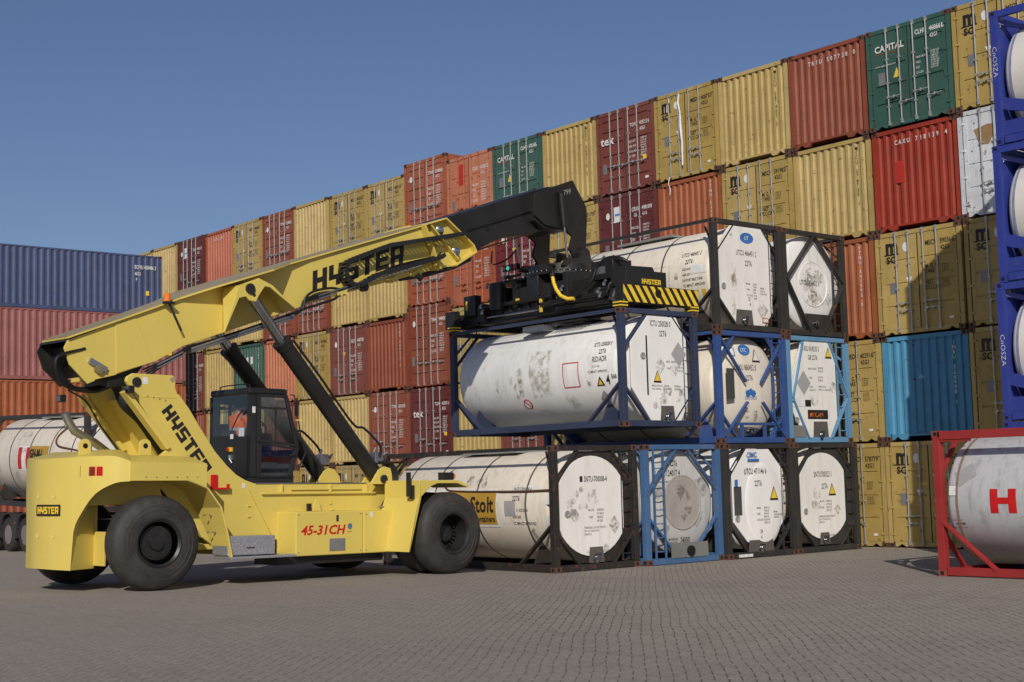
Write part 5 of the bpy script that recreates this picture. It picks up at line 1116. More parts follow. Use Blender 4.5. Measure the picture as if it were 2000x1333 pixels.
# lift cylinders
for s in (1, -1):
    b = MB(); top_, mid, bot = Vector((s*.885, 2.20, 5.42)), Vector((s*.885, 3.02, 4.47)), Vector((s*.885, 5.38, 1.88)); d = (bot-mid).normalized()
    b.tube([mid-d*.02, mid+d*.12, mid+d*.13, bot+(-d)*.18], [.175, .175, .16, .16], 28); b.tube([mid-d*.04, mid+d*.02], .19, 28); b.tube([bot-(d)*.2, bot-d*.02], .13, 20); b.tube([bot-Vector((.12, 0, 0)), bot+Vector((.12, 0, 0))], .12, 20); b.build('lift_cylinder', M_BLK, rs, 40); lc = rs.children[-1]
    b = MB(); b.tube([top_+d*.12, mid], .105, 26); b.build('piston_rod', M_CHROME, lc, 40)
    b = MB(); b.tube([top_-Vector((.13, 0, 0)), top_+Vector((.15, 0, 0))], .10, 20); b.tube([top_, top_+d*.18], .12, 20); b.build('rod_eye', M_BLK, lc, 40)
    for vv in (.72, 1.01):
        b = MB(); b.prism([(5.05, 1.78), (5.72, 1.78), (5.66, 1.98), (5.55, 2.10), (5.40, 2.13), (5.24, 2.06), (5.16, 1.92)], *sorted((s*vv, s*(vv+.05))), 'x'); b.build('cylinder_yoke', M_YEL, rs, bevel=.008)
    b = MB(); b.lathe([(0, .085), (.03, .085), (.04, .05), (.04, .0001)], (s*1.06, 5.38, 1.88), (s, 0, 0), 20); b.build('pin_cap', M_BLK, rs, 40)
    b = MB(); m0 = mid+Vector((s*.0, .12, .18)); b.spline([mid+d*.1+Vector((s*.1, .12, .13)), mid+d*1.0+Vector((s*.1, .14, .14)), mid+d*2.2+Vector((s*.1, .14, .14)), mid+d*2.45+Vector((s*.12, .26, .22)), mid+d*2.9+Vector((s*.12, .36, .22)), bot-d*.35+Vector((s*.1, .2, .18))], .024, 7); b.build('hydraulic_hose', M_HOSE, lc, 50)
    b = MB(); c_ = bot-d*.35+Vector((0, .18, .16)); b.box(c_.x-.09, c_.x+.09, c_.y-.09, c_.y+.12, c_.z-.10, c_.z+.12)
    for k in range(5): b.tube([c_+Vector((.06-.03*k, .1, .05)), c_+Vector((.10-.04*k, .22, .12-.05*k))], .022, 8)
    b.tube([c_+Vector((-.05, -.02, .1)), c_+Vector((-.02, .02, .22))], .03, 8); b.build('valve_block', M_STEEL, lc, bevel=.01)
b = MB()
for k in range(5): b.spline([(.95+.03*k, 5.28+.02*k, 2.22), (1.0+.03*k, 5.50+.02*k, 2.16), (1.02+.03*k, 5.60+.02*k, 1.9), (1.0+.03*k, 5.55+.012*k, 1.6), (.96+.03*k, 5.38+.03*k, 1.30)], .022, 7)
b.build('hose_bundle', M_HOSE, rs, 50); MB().box(.92, 1.12, 5.33, 5.55, 1.32, 1.345).build('hose_clamp', M_STEEL, rs)
# pivot pins, lamps, hoses around the columns
for v, s in ((.80, 1), (-.80, -1)): MB().lathe([(0, .085), (.025, .085), (.03, .05), (.03, .0001)], (v, -.02, 3.59), (s, 0, 0), 20).build('pivot_pin', M_BLK, rs, 40)
MB().lathe([(0, .045), (.004, .045)], (.80, .70, 3.66), (1, 0, 0), 16).build('lifting_hole', M_DUST, rs)
MB().prism([(-.35, 3.50), (.05, 3.55), (.35, 3.95), (-.05, 3.80), (-.35, 3.70)], -.42, .42, 'x').build('boom_foot', M_BLK, rs, bevel=.01)
for v, u, z in ((.92, -.22, 3.44), (-.75, -.62, 3.35)):
    b = MB(); b.box(v-.07, v+.07, u-.05, u+.06, z-.06, z+.07); b.build('work_lamp', M_BLK, rs, bevel=.01); MB().box(v-.055, v+.055, u-.056, u-.05, z-.045, z+.055).build('lamp_lens', M_CHROME, rs)
MB().box(.80, .803, .10, .20, 3.56, 3.68).build('sticker', M_WHITE, rs)
b = MB()
for k in range(5): b.spline([(.5-.05*k, -.85+.02*k, 4.15-.05*k), (.52-.05*k, -1.38+.05*k, 3.95-.04*k), (.45-.04*k, -1.2+.06*k, 3.50), (.3-.04*k, -.55, 3.42+.02*k), (.30-.06*k, -.1, 3.55), (.40-.06*k, .05, 3.2), (.45-.05*k, .35, 2.9), (.38-.05*k, .75, 2.45), (.4-.05*k, 1.0, 2.1)], .026, 7)
b.build('hose_bundle', M_HOSE, rs, 50)
b = MB(); b.spline([(-.55, -.6, 3.5), (-.62, -.2, 3.3), (-.66, .1, 2.9), (-.62, .5, 2.4), (-.6, .6, 2.3)], .016, 6); b.build('cable', M_HOSE, rs, 50)
b = MB()
for k in range(3): b.tube([(.34-.09*k, .45, 2.95), (.32-.08*k, .62, 2.72)], .03, 8); b.box(.30-.09*k, .36-.09*k, .42, .5, 2.86, 2.98)
b.build('hose_coupling', M_STEEL, rs, 40)
b = MB()
for k in range(4): b.spline([(.56, .25+.03*k, 3.84-.04*k), (.57, .62, 4.00-.03*k), (.57, .98, 4.20-.03*k), (.57, 1.15, 4.30-.02*k), (.58, 1.95, 4.56-.02*k), (.6, 3.5, 5.12-.02*k), (.6, 3.66, 5.22), (.6, 3.8, 5.42-.02*k), (.58, 4.4, 5.60-.02*k)], .018, 6)
b.build('hose_bundle', M_HOSE, boom, 50)
b = MB()
for k in range(2): b.tube([(.62, .50, 3.93-.06*k), (.62, 1.02, 4.19-.06*k)], .016, 6); b.tube([(.62, 1.2, 4.26-.05*k), (.62, 3.5, 5.06-.05*k)], .022, 8); b.tube([(.60, 4.1, 5.50-.06*k), (.60, 6.8, 6.45-.06*k)], .016, 6)
b.build('steel_pipe', M_STEEL, boom, 40)
b = MB(); b.spline([(.58, 3.55, 5.14), (.60, 3.72, 5.2), (.60, 3.78, 5.42), (.58, 4.0, 5.58), (.58, 4.4, 5.68), (.58, 4.7, 5.68)], .026, 8); b.spline([(.58, 3.72, 5.2), (.60, 4.2, 5.36), (.60, 4.55, 5.5), (.58, 4.62, 5.66), (.58, 5.1, 5.76)], .026, 8); b.spline([(.60, 5.4, 5.90), (.60, 5.9, 6.22), (.60, 6.5, 6.42), (.60, 7.2, 6.62), (.62, 7.35, 6.72)], .024, 8)
b.build('boom_hose', M_HOSE, boom, 50)
b = MB()
for u in (4.55, 5.9, 6.55, 7.15): z = 5.52+(u-4.3)*.305; b.prism([(u, z), (u+.26, z+.09), (u+.24, z-.03), (u+.16, z-.0), (u+.12, z-.07), (u+.06, z-.01), (u+.02, z-.08)], .50, .62, 'x')
b.build('hose_carrier_bracket', M_YEL, boom)
# cable carrier chain
pts = []
def seg(p, q, st=.105):
    p, q = Vector((0, *p)), Vector((0, *q)); n = max(1, int((q-p).length/st)); return [p.lerp(q, i/n) for i in range(n)]
cc = Vector((0, 4.90, 6.03)); a0, a1 = math.radians(110), math.radians(290)
pts = seg((7.95, 7.19), (5.79, 6.68))+seg((5.79, 6.68), (4.81, 6.28))+[cc+Vector((0, .26*math.cos(a0+(a1-a0)*i/9), .26*math.sin(a0+(a1-a0)*i/9))) for i in range(10)]+seg((5.02, 5.79), (5.52, 6.06))+seg((5.52, 6.06), (7.21, 6.58))+[Vector((0, 7.21, 6.58)), Vector((0, 7.32, 6.66))]
b = MB()
for i in range(len(pts)-1):
    p, q = pts[i], pts[i+1]; d = (q-p)
    b.beam(Vector((.58, 0, 0))+p+d*.04, Vector((.58, 0, 0))+q-d*.06, .02, .105, (1, 0, 0)); b.beam(Vector((.80, 0, 0))+p+d*.04, Vector((.80, 0, 0))+q-d*.06, .105, .02, (0, 0, 1)) if 0 else b.beam(Vector((.80, 0, 0))+p+d*.06, Vector((.80, 0, 0))+q-d*.06, .09, .02, (1, 0, 0))
    b.beam(Vector((.69, 0, 0))+p+d*.3, Vector((.69, 0, 0))+q-d*.3, .06, .2, (1, 0, 0))
b.build('cable_chain', M_BLK2, boom)
# amber beacon and camera
b = MB(); b.tube([(.62, .70, 5.13), (.62, .74, 5.02), (.62, .98, 4.58)], .022, 8); b.box(.55, .69, .62, .80, 5.05, 5.09); b.build('beacon_pole', M_BLK, boom); MB().lathe([(0, .062), (.14, .058), (.15, .045), (.15, .0001)], (.62, .68, 5.09), (0, 0, 1), 20).build('beacon', M_ORANGE, boom, 40)
MB().lathe([(0, .06), (.14, .07), (.15, .0001)], (.62, 6.66, 6.16), (0, .8, -.4), 16).build('reversing_camera', M_BLK, boom, 40)
b = MB(); b.lathe([(-.05, .10), (.05, .10)], (.5, 5.32, 5.80), (1, 0, 0), 18); b.build('roller', M_BLK, boom, 40)
b = MB(); b.box(.50, .56, -.46, -.10, 3.80, 3.90); b.v = [tuple(Matrix.Rotation(-.45, 3, 'X') @ (Vector(p)-Vector((.5, -.28, 3.85)))+Vector((.5, -.62, 3.87))) for p in b.v]; b.build('pivot_bracket', M_STEEL, boom); MB().lathe([(0, .08), (.07, .08), (.075, .04), (.08, .0001)], (.50, -.60, 3.80), (1, 0, 0), 18).build('tail_pin', paint('dull_pin', (.25, .21, .12), rough=.5, metal=.4), boom, 40)
b = MB(); b.tube([(-.85, -.50, 3.1), (-.85, -.42, 2.95), (-.85, -.30, 2.78), (-.85, .1, 2.58), (-.85, .35, 2.42), (-.85, .4, 2.2)], .075, 16); b.build('exhaust_pipe', M_STEEL, rs, 40)
# cab
YB, YT, YBm, VN, VF, Z0, Z1 = 2.50, 3.38, 3.68, .56, -.76, 1.90, 3.62
b = MB(); b.box(VF, VN, YB, 3.40, Z1-.13, Z1); b.build('cab_roof', M_BLK2, rs, bevel=.04)
b = MB(); P_ = .06
b.prism([(YB, Z0), (YB+.19, Z0), (YB+.19, Z1-.13), (YB, Z1-.13)], VN-.06, VN, 'x'); b.box(VF, VF+.06, YB, YB+.06, Z0, Z1-.13); b.box(VN-.03, VN-.005, YB, YB+.04, Z0, Z1-.13)
b.box(VF, VN, YB, YB+.05, Z0, 2.72); b.box(VF, VN, YB+.0, 3.55, Z0-.10, Z0+.06)
for v in (VN-.06, VF):
    b.prism([(3.36, Z1-.1), (3.30, Z1-.1), (3.60, 2.55), (3.66, 2.55)], v, v+.06, 'x'); b.prism([(3.66, 2.56), (3.60, 2.56), (3.42, Z0), (3.50, Z0)], v, v+.06, 'x')
b.prism([(YB+.05, Z0), (3.45, Z0), (3.6, 2.3), (3.58, 2.98), (YB+.05, 2.98)], VF, VF+.05, 'x'); b.box(VF, VF+.05, YB+.05, 2.72, 2.98, Z1-.13); b.box(VF, VF+.05, 2.92, 2.98, 2.98, Z1-.13); b.box(VF, VF+.05, 3.2, 3.38, 2.98, Z1-.13); b.box(VF, VF+.05, YB+.05, 3.38, 3.36, Z1-.13); b.box(VF+.05, VN-.1, 3.40, 3.62, Z0, 2.45); b.box(VF+.05, VN-.06, YB+.05, 3.45, Z0+.05, Z0+.08); b.build('cab_frame', M_BLK2, rs, bevel=.012); cabf = rs.children[-1]
b = MB(); FR = .05
def frame_poly(b, poly, v0, v1, w):
    c = Vector((sum(p[0] for p in poly)/len(poly), sum(p[1] for p in poly)/len(poly))); n = len(poly)
    inn = [(c.x+(p[0]-c.x)*(1-w*2.6), c.y+(p[1]-c.y)*(1-w*1.6)) for p in poly]
    for i in range(n): b.prism([poly[i], poly[(i+1) % n], inn[(i+1) % n], inn[i]], v0, v1, 'x')
    return inn
up = [(2.68, 2.60), (3.66, 2.50), (3.38, 3.50), (2.68, 3.50)]; lo = [(2.68, 1.92), (3.48, 1.92), (3.66, 2.49), (2.68, 2.59)]
i1 = frame_poly(b, up, VN+.0, VN+.035, .075); i2 = frame_poly(b, lo, VN+.0, VN+.035, .085); b.box(VN+.003, VN+.03, 2.72, 3.45, 3.22, 3.26); b.box(VN+.005, VN+.025, 3.10, 3.125, 2.62, 3.24)
b.build('door', M_BLK2, rs, bevel=.006); dr = rs.children[-1]
b = MB(); b.add([(VN+.012, *p) for p in i1], [(0, 1, 2, 3)]); b.build('window', M_GLASS, dr); b = MB(); b.add([(VN+.012, *p) for p in i2], [(0, 1, 2, 3)]); b.build('window', M_GLASS, dr)
MB().box(VN+.035, VN+.06, 3.42, 3.58, 2.33, 2.37).build('handle', M_BLK, dr, bevel=.008)
b = MB(); b.add([(VF+.05, YB+.02, 2.72), (VN-.03, YB+.02, 2.72), (VN-.03, YB+.02, Z1-.13), (VF+.05, YB+.02, Z1-.13)], [(0, 1, 2, 3)]); b.build('window', M_GLASS2, cabf)
b = MB(); b.add([(VF+.03, YB+.3, 2.65), (VF+.03, 3.56, 2.65), (VF+.03, 3.36, Z1-.14), (VF+.03, YB+.3, Z1-.14)], [(0, 1, 2, 3)]); b.build('window', M_GLASS, cabf)
b = MB(); b.add([(VF+.05, 3.64, 2.55), (VN-.05, 3.64, 2.55), (VN-.05, 3.36, Z1-.13), (VF+.05, 3.36, Z1-.13)], [(0, 1, 2, 3)]); b.build('windscreen', M_GLASS, cabf)
MB().box(VN-.32, VN-.14, YB-.004, YB, 2.70, 2.86).build('sticker', plain('pale_blue_sheet', (.5, .6, .66), .4), cabf)
MB().box(VN-.60, VN-.50, YB-.004, YB, 2.66, 2.75).build('sticker', M_WHITE, cabf); MB().box(VN+.001, VN+.004, 2.58, 2.65, 3.14, 3.26).build('sticker', M_WHITE, cabf)
MB().box(VN-.62, VN-.52, YB-.04, YB, 2.42, 2.50).build('emergency_switch', M_YTAPE, cabf); MB().lathe([(0, .03), (.03, .03)], (VN-.60, YB-.04, 2.46), (0, -1, 0), 14).build('stop_button', M_REDP, cabf)
b = MB(); b.tube([(VN-.58, YB-.03, 2.35), (VN-.55, YB-.05, 2.28), (VN-.50, YB-.03, 2.2)], .018, 6); b.box(VN-.6, VN-.48, YB-.04, YB-.005, 2.26, 2.36); b.build('connector', M_STEEL, cabf)
b = MB(); b.spline([(VN-.52, YB-.02, 2.84), (VN-.3, YB-.03, 3.08), (VN-.15, YB-.03, 3.2)], .012, 6); b.build('wiper', M_BLK, cabf)
b = MB(); b.box(-.60, -.14, 2.74, 3.20, 2.52, 2.64); b.box(-.58, -.16, 2.64, 2.72, 2.64, 2.84); b.box(-.50, -.2, 2.8, 3.1, 1.95, 2.52); b.box(.0, .2, 2.75, 3.3, 2.3, 2.78); b.build('driver_seat', plain('seat_cloth', (.03, .03, .035), .8), rs, bevel=.03)
b = MB()
for k in range(16):
    a, c = 2*PI*k/16, 2*PI*(k+1)/16; f = lambda q: (-.38+.19*math.cos(q), 3.42-.06*math.sin(q), 2.90+.15*math.sin(q)); b.tube([f(a), f(c)], .016, 6)
b.tube([(-.38, 3.42, 2.90), (-.38, 3.55, 2.4)], .03, 8); b.box(-.3, .12, 3.45, 3.6, 2.05, 2.4); b.build('steering_wheel', M_BLK, rs)
b = MB(); b.tube([(VN+.10, 3.40, 3.50), (VN+.1, 3.48, 3.5), (VN+.1, 3.66, 2.62)], .014, 6); b.box(VN+.06, VN+.14, 3.52, 3.56, 3.1, 3.36); b.tube([(VN+.06, 3.7, 2.62), (VN+.08, 3.78, 2.4), (VN+.05, 3.6, 2.05)], .018, 6); b.build('grab_rail', M_BLK, rs)
b = MB(); b.spline([(VF+.2, YB+.1, Z1+.0), (VF+.3, YB+.1, Z1+.07), (VN-.2, YB+.1, Z1+.07), (VN-.1, YB+.1, Z1)], .012, 6); b.build('roof_rail', M_BLK, rs)
# spreader, in line with the lifted tank (given in world metres)
S = rs
def wb(name, mat, fn, parent=None, smooth=None, bevel=0.):
    b = MB(); fn(b); b.xf(RI); o = b.build(name, mat, parent or rs, smooth, bevel); return o
def _main(b):
    for y in (22.16, 23.36):
        b.box(-27.45, -22.55, y, y+.36, 5.72, 6.16)
    b.box(-27.3, -22.6, 22.5, 23.4, 5.80, 5.86); b.box(-25.9, -24.0, 22.12, 23.8, 6.16, 6.46)
    for x in (-26.0, -24.2): b.box(x, x+.16, 22.05, 23.85, 6.0, 6.64)
    b.box(-26.9, -26.4, 22.1, 22.5, 6.16, 6.55)
spm = wb('spreader_frame', M_BLK, _main, bevel=.015)
def _tel(b):
    for y in (22.24, 23.44): b.box(-28.35, -27.4, y, y+.2, 5.78, 6.06); b.box(-22.6, -22.18, y, y+.2, 5.78, 6.06)
    b.prism([(-27.4, 6.1), (-27.4, 5.75), (-28.42, 5.68), (-28.42, 6.0), (-27.9, 6.02)], 22.1, 22.16, 'y')
wb('telescopic_beam', M_BLK, _tel, spm, bevel=.01)
def _endr(b):
    b.box(-22.24, -21.995, 21.80, 24.22, 5.69, 6.09); b.prism([(21.92, 6.09), (21.95, 6.50), (22.78, 6.52), (22.92, 6.27), (23.22, 6.09)], -22.5, -22.02, 'x')
eb = wb('end_beam', M_BLK, _endr, spm, bevel=.012)
wb('end_beam', M_BLK, lambda b: (b.box(-28.20, -27.98, 21.80, 24.15, 5.66, 6.02), b.box(-28.25, -27.9, 21.74, 21.95, 5.66, 6.1)), spm, bevel=.012)
def _str(b):
    y0, y1, z0, z1 = 21.815, 24.205, 5.705, 6.075; p = .235; dx = .26
    k = -2
    while y0+k*p < y1+.3:
        a = y0+k*p+.12; poly = [(a, z1), (a+.125, z1), (a+.125+dx, z0), (a+dx, z0)]
        out = []                                      # clip to the beam face and to the round hole's surround
        pts = poly
        for lim, sg in ((y0, 1), (y1, -1)):
            res = []
            for i in range(len(pts)):
                P0, P1 = pts[i], pts[(i+1) % len(pts)]; d0, d1 = sg*(P0[0]-lim), sg*(P1[0]-lim)
                if d0 >= 0: res.append(P0)
                if d0*d1 < 0: t = d0/(d0-d1); res.append((P0[0]+(P1[0]-P0[0])*t, P0[1]+(P1[1]-P0[1])*t))
            pts = res
            if not pts: break
        if len(pts) > 2: b.add([(-21.992, q[0], q[1]) for q in pts], [tuple(range(len(pts)))])
        k += 1
wb('hazard_stripes', M_YTAPE, _str, eb)
wb('beam_hole', M_DARK, lambda b: b.lathe([(0, .10), (.006, .10)], (-21.994, 22.9, 5.93), (1, 0, 0), 24), eb)
T = MB(); logo(T, plane_map((-22.016, 22.42, 6.125), (0, 1, 0), (0, 0, 1)), .60, .115); T.xf(RI); T.build('lettering', M_YTAPE, eb)
for x in (-22.17, -28.05):
    for y in (21.70, 23.96):
        o = wb('twistlock_housing', M_BLK, lambda b: b.box(x-.04, x+.19, y, y+.22, 5.585, 5.72), spm, bevel=.006)
        wb('yellow_band', M_YTAPE, lambda b: (b.box(x-.045, x+.195, y-.005, y+.225, 5.60, 5.63), b.box(x-.045, x+.195, y-.005, y+.225, 5.67, 5.70)), o)
def _cyl(b): b.tube([(-27.0, 22.05, 5.86), (-24.9, 22.05, 5.86)], .028, 10); b.tube([(-25.3, 22.02, 6.62), (-24.95, 22.0, 6.2)], .02, 8)
wb('telescope_rod', M_CHROME, _cyl, spm, 40)
def _bits(b):
    b.tube([(-26.55, 22.05, 6.0), (-26.55, 22.05, 6.62)], .20, 20); b.box(-25.4, -25.0, 22.0, 22.3, 6.1, 6.68); b.tube([(-27.2, 22.03, 6.12), (-24.6, 22.03, 6.12)], .05, 10); b.box(-27.25, -27.0, 21.98, 22.15, 5.78, 6.2)
    b.box(-27.75, -27.3, 21.95, 22.15, 5.95, 6.45); b.tube([(-24.9, 22.0, 5.95), (-22.6, 22.0, 5.98)], .06, 10); b.box(-23.2, -22.5, 22.02, 22.6, 6.3, 6.72); b.box(-24.4, -22.6, 21.98, 22.16, 5.76, 5.84)
    b.box(-24.1, -22.4, 22.6, 23.6, 6.16, 6.5); b.box(-26.9, -25.6, 22.1, 23.8, 6.64, 6.70); b.tube([(-22.42, 22.0, 6.0), (-22.42, 21.9, 5.8)], .10, 14)
    for k in range(14):
        x = -27.2+k*.33; b.box(x, x+.06, 22.12, 22.16, 5.9, 6.1)
wb('hydraulic_unit', M_BLK, _bits, spm, 30, .008)
def _st(b):
    for k, (x, y, z) in enumerate(((-22.9, 21.97, 5.95), (-22.95, 21.97, 6.05), (-22.75, 21.97, 6.2), (-24.2, 22.0, 6.25), (-27.1, 21.97, 6.15), (-27.05, 21.96, 6.0), (-26.9, 22.0, 6.62), (-22.6, 22.1, 6.74), (-22.9, 22.1, 6.76), (-25.6, 22.05, 6.73), (-26.3, 22.05, 6.73))):
        b.tube([(x, y, z), (x+.08, y-.02, z+.05)], .032, 8); b.tube([(x, y, z-.06), (x, y, z)], .04, 8)
wb('hydraulic_fitting', M_STEEL, _st, spm, 40)
wb('label_plate', M_STEEL, lambda b: b.box(-23.1, -22.75, 22.012, 22.018, 6.42, 6.58), spm)
wb('yellow_marker', M_YTAPE, lambda b: (b.box(-24.96, -24.88, 21.99, 22.02, 5.78, 5.94), b.box(-24.96, -24.88, 21.99, 22.02, 6.0, 6.14)), spm)
wb('yellow_marker', M_YTAPE, lambda b: (b.box(-25.8, -25.68, 21.98, 22.0, 6.14, 6.19)), spm)
def _hs(b):
    for o in (0, .05, .09):
        b.spline([(-24.35, 21.75, 5.93+o*.3), (-23.95+o, 21.78, 5.92), (-23.55, 21.82, 5.98+o), (-23.2+o, 21.9, 6.25), (-22.98, 22.0, 6.6), (-22.7, 22.05, 6.76-o*.5), (-22.35, 22.1, 6.72-o*.4), (-22.2, 22.2, 6.62)], .032, 8)
    b.spline([(-24.3, 21.8, 6.72), (-24.2, 21.75, 6.62), (-24.15, 21.72, 6.5)], .05, 8); b.spline([(-24.7, 22.3, 6.85), (-24.45, 21.9, 6.82), (-24.3, 21.8, 6.72)], .045, 8)
    b.spline([(-23.6, 21.8, 5.86), (-23.0, 21.8, 5.84), (-22.6, 21.85, 5.9), (-22.5, 21.9, 6.15), (-22.45, 22.0, 6.2)], .018, 6); b.spline([(-26.4, 22.3, 6.85), (-26.1, 21.95, 6.72), (-25.8, 22.2, 6.8)], .03, 6); b.spline([(-26.9, 22.2, 7.5), (-27.0, 22.3, 7.2), (-26.5, 22.4, 7.3), (-26.2, 22.5, 7.6)], .02, 6)
wb('hydraulic_hose', M_HOSE, _hs, spm, 50)
def _ys(b):
    P = [Vector(p) for p in ((-24.20, 21.74, 6.56), (-24.14, 21.72, 6.36), (-24.04, 21.71, 6.18), (-23.90, 21.71, 6.03), (-23.72, 21.74, 5.94), (-23.55, 21.80, 5.93))]; pts = []
    for i in range(len(P)-1): pts += [P[i].lerp(P[i+1], t/6) for t in range(6)]
    b.tube(pts+[P[-1]], [.036 if i % 2 else .048 for i in range(len(pts)+1)], 12)
wb('hose_sleeve', M_YTAPE, _ys, spm, 60)
wb('signal_light_bar', M_BLK, lambda b: b.box(-26.75, -26.2, 22.4, 22.5, 6.98, 7.12), spm)
for k, m in enumerate((plain('amber_lamp', (.7, .2, .03), .3), plain('green_lamp', (.05, .8, .55), .3, emit=.6), M_REDL, plain('orange_lamp', (.7, .12, .03), .3))): wb('signal_lamp', m, lambda b: b.lathe([(0, .05), (.02, .045), (.025, .0001)], (-26.68+.135*k, 22.4, 7.05), (0, -1, 0), 14), spm, 40)
wb('marker_lamp', M_ORANGE, lambda b: b.box(-28.2, -28.08, 21.78, 21.86, 6.06, 6.12), spm)
wb('fluid_gauge', M_YTAPE, lambda b: b.box(-27.66, -27.60, 21.94, 21.95, 6.1, 6.32), spm)

# ------------------------------------------------------------------ the driver
def driver():
    bm = bmesh.new(); sk = bm.verts.layers.skin.verify()
    o = Vector((-.38, 2.92, 2.68))
    J = {'pelvis': (0, 0, 0, .15, .12), 'waist': (0, -.02, .14, .14, .10), 'chest': (0, -.02, .34, .17, .11), 'neck': (0, .0, .48, .055, .055), 'head': (0, .04, .60, .085, .10), 'crown': (0, .04, .70, .07, .085),
         'shl': (-.19, -.02, .42, .06, .06), 'ell': (-.25, .14, .22, .045, .045), 'wrl': (-.16, .36, .27, .032, .032), 'hdl': (-.13, .43, .28, .035, .02),
         'shr': (.19, -.02, .42, .06, .06), 'elr': (.25, .14, .22, .045, .045), 'wrr': (.16, .36, .27, .032, .032), 'hdr': (.13, .43, .28, .035, .02),
         'hpl': (-.10, .04, -.02, .085, .085), 'knl': (-.12, .44, .02, .065, .065), 'anl': (-.12, .50, -.38, .045, .045), 'hpr': (.10, .04, -.02, .085, .085), 'knr': (.12, .44, .02, .065, .065), 'anr': (.12, .50, -.38, .045, .045)}
    E_ = [('pelvis', 'waist'), ('waist', 'chest'), ('chest', 'neck'), ('neck', 'head'), ('head', 'crown'), ('chest', 'shl'), ('shl', 'ell'), ('ell', 'wrl'), ('wrl', 'hdl'), ('chest', 'shr'), ('shr', 'elr'), ('elr', 'wrr'), ('wrr', 'hdr'), ('pelvis', 'hpl'), ('hpl', 'knl'), ('knl', 'anl'), ('pelvis', 'hpr'), ('hpr', 'knr'), ('knr', 'anr')]
    V = {}
    for k, (x, y, z, rx, ry) in J.items(): v = bm.verts.new(RM @ (o+Vector((x, y, z)))); v[sk].radius = (rx, ry); V[k] = v
    V['pelvis'][sk].use_root = True
    for a, c in E_: bm.edges.new((V[a], V[c]))
    me = bpy.data.meshes.new('person'); bm.to_mesh(me); bm.free(); p = bpy.data.objects.new('person', me); COL.objects.link(p)
    p.modifiers.new('skin', 'SKIN').use_smooth_shade = True; s = p.modifiers.new('sub', 'SUBSURF'); s.levels = s.render_levels = 2
    me.materials.append(plain('skin_tone', (.45, .25, .17), .6)); p['label'] = 'seated driver in an orange reflective jacket behind the cab glass'; p['category'] = 'person'
    def child(name, mat, fn, sm=40): b = MB(); fn(b); b.xf(RM); q = b.build(name, mat, None, sm); q.parent = p; return q
    jk = plain('orange_jacket', (.95, .16, .02), .7)
    def jacket(b):
        b.lathe([(0, .17), (.1, .175), (.25, .20), (.38, .19), (.45, .12), (.5, .07)], o+Vector((0, -.02, .0)), (0, 0, 1), 24, sy=.78, sz=1.05)
        for s_ in (-1, 1): b.tube([o+Vector((s_*.17, -.02, .42)), o+Vector((s_*.22, .04, .34)), o+Vector((s_*.255, .14, .22)), o+Vector((s_*.19, .32, .265))], [.085, .078, .065, .05], 14)
    child('jacket', jk, jacket)
    def tape(b):
        b.lathe([(.16, .184), (.21, .197), (.212, .19)], o+Vector((0, -.02, .0)), (0, 0, 1), 24, sy=.80, sz=1.07)
        for s_ in (-1, 1): b.tube([o+Vector((s_*.232, .08, .29)), o+Vector((s_*.245, .11, .255))], .08, 14)
    child('reflective_tape', plain('silver_tape', (.5, .52, .54), .4), tape)
    child('trousers', plain('dark_trousers', (.02, .025, .05), .8), lambda b: [b.tube([o+Vector((s_*.09, -.02, -.02)), o+Vector((s_*.12, .44, .03)), o+Vector((s_*.12, .5, -.36))], [.12, .09, .07], 12) for s_ in (-1, 1)])
    child('hair', plain('brown_hair', (.05, .03, .02), .8), lambda b: b.lathe([(0, .09), (.07, .10), (.13, .08), (.155, .0001)], o+Vector((0, .015, .60)), (0, 0, 1), 18))
    def face(b):
        b.tube([o+Vector((0, .125, .60)), o+Vector((0, .150, .575))], .016, 8)
        for s_ in (-1, 1): b.tube([o+Vector((s_*.085, .03, .58)), o+Vector((s_*.095, .03, .62))], .02, 8)
    child('nose_and_ears', plain('skin_tone', (.45, .25, .17), .6), face)
    child('eye', M_BLACKL, lambda b: b.tube([o+Vector((.035, .128, .625)), o+Vector((.035, .134, .625))], .011, 8)); child('eye', M_BLACKL, lambda b: b.tube([o+Vector((-.035, .128, .625)), o+Vector((-.035, .134, .625))], .011, 8))
    for s_ in (-1, 1):
        def hand(b, s_=s_):
            h = o+Vector((s_*.135, .42, .275))
            for k in range(4): b.tube([h+Vector((s_*(.018-.014*k), .02, .0)), h+Vector((s_*(.018-.014*k), .055, .018)), h+Vector((s_*(.018-.014*k), .07, -.004-.003*k)), h+Vector((s_*(.018-.014*k), .055, -.024))], .009, 6)
            b.tube([h+Vector((-s_*.03, .0, .0)), h+Vector((-s_*.045, .03, .012)), h+Vector((-s_*.035, .055, .014))], .01, 6)
        child('fingers', plain('skin_tone', (.45, .25, .17), .6), hand)
driver()

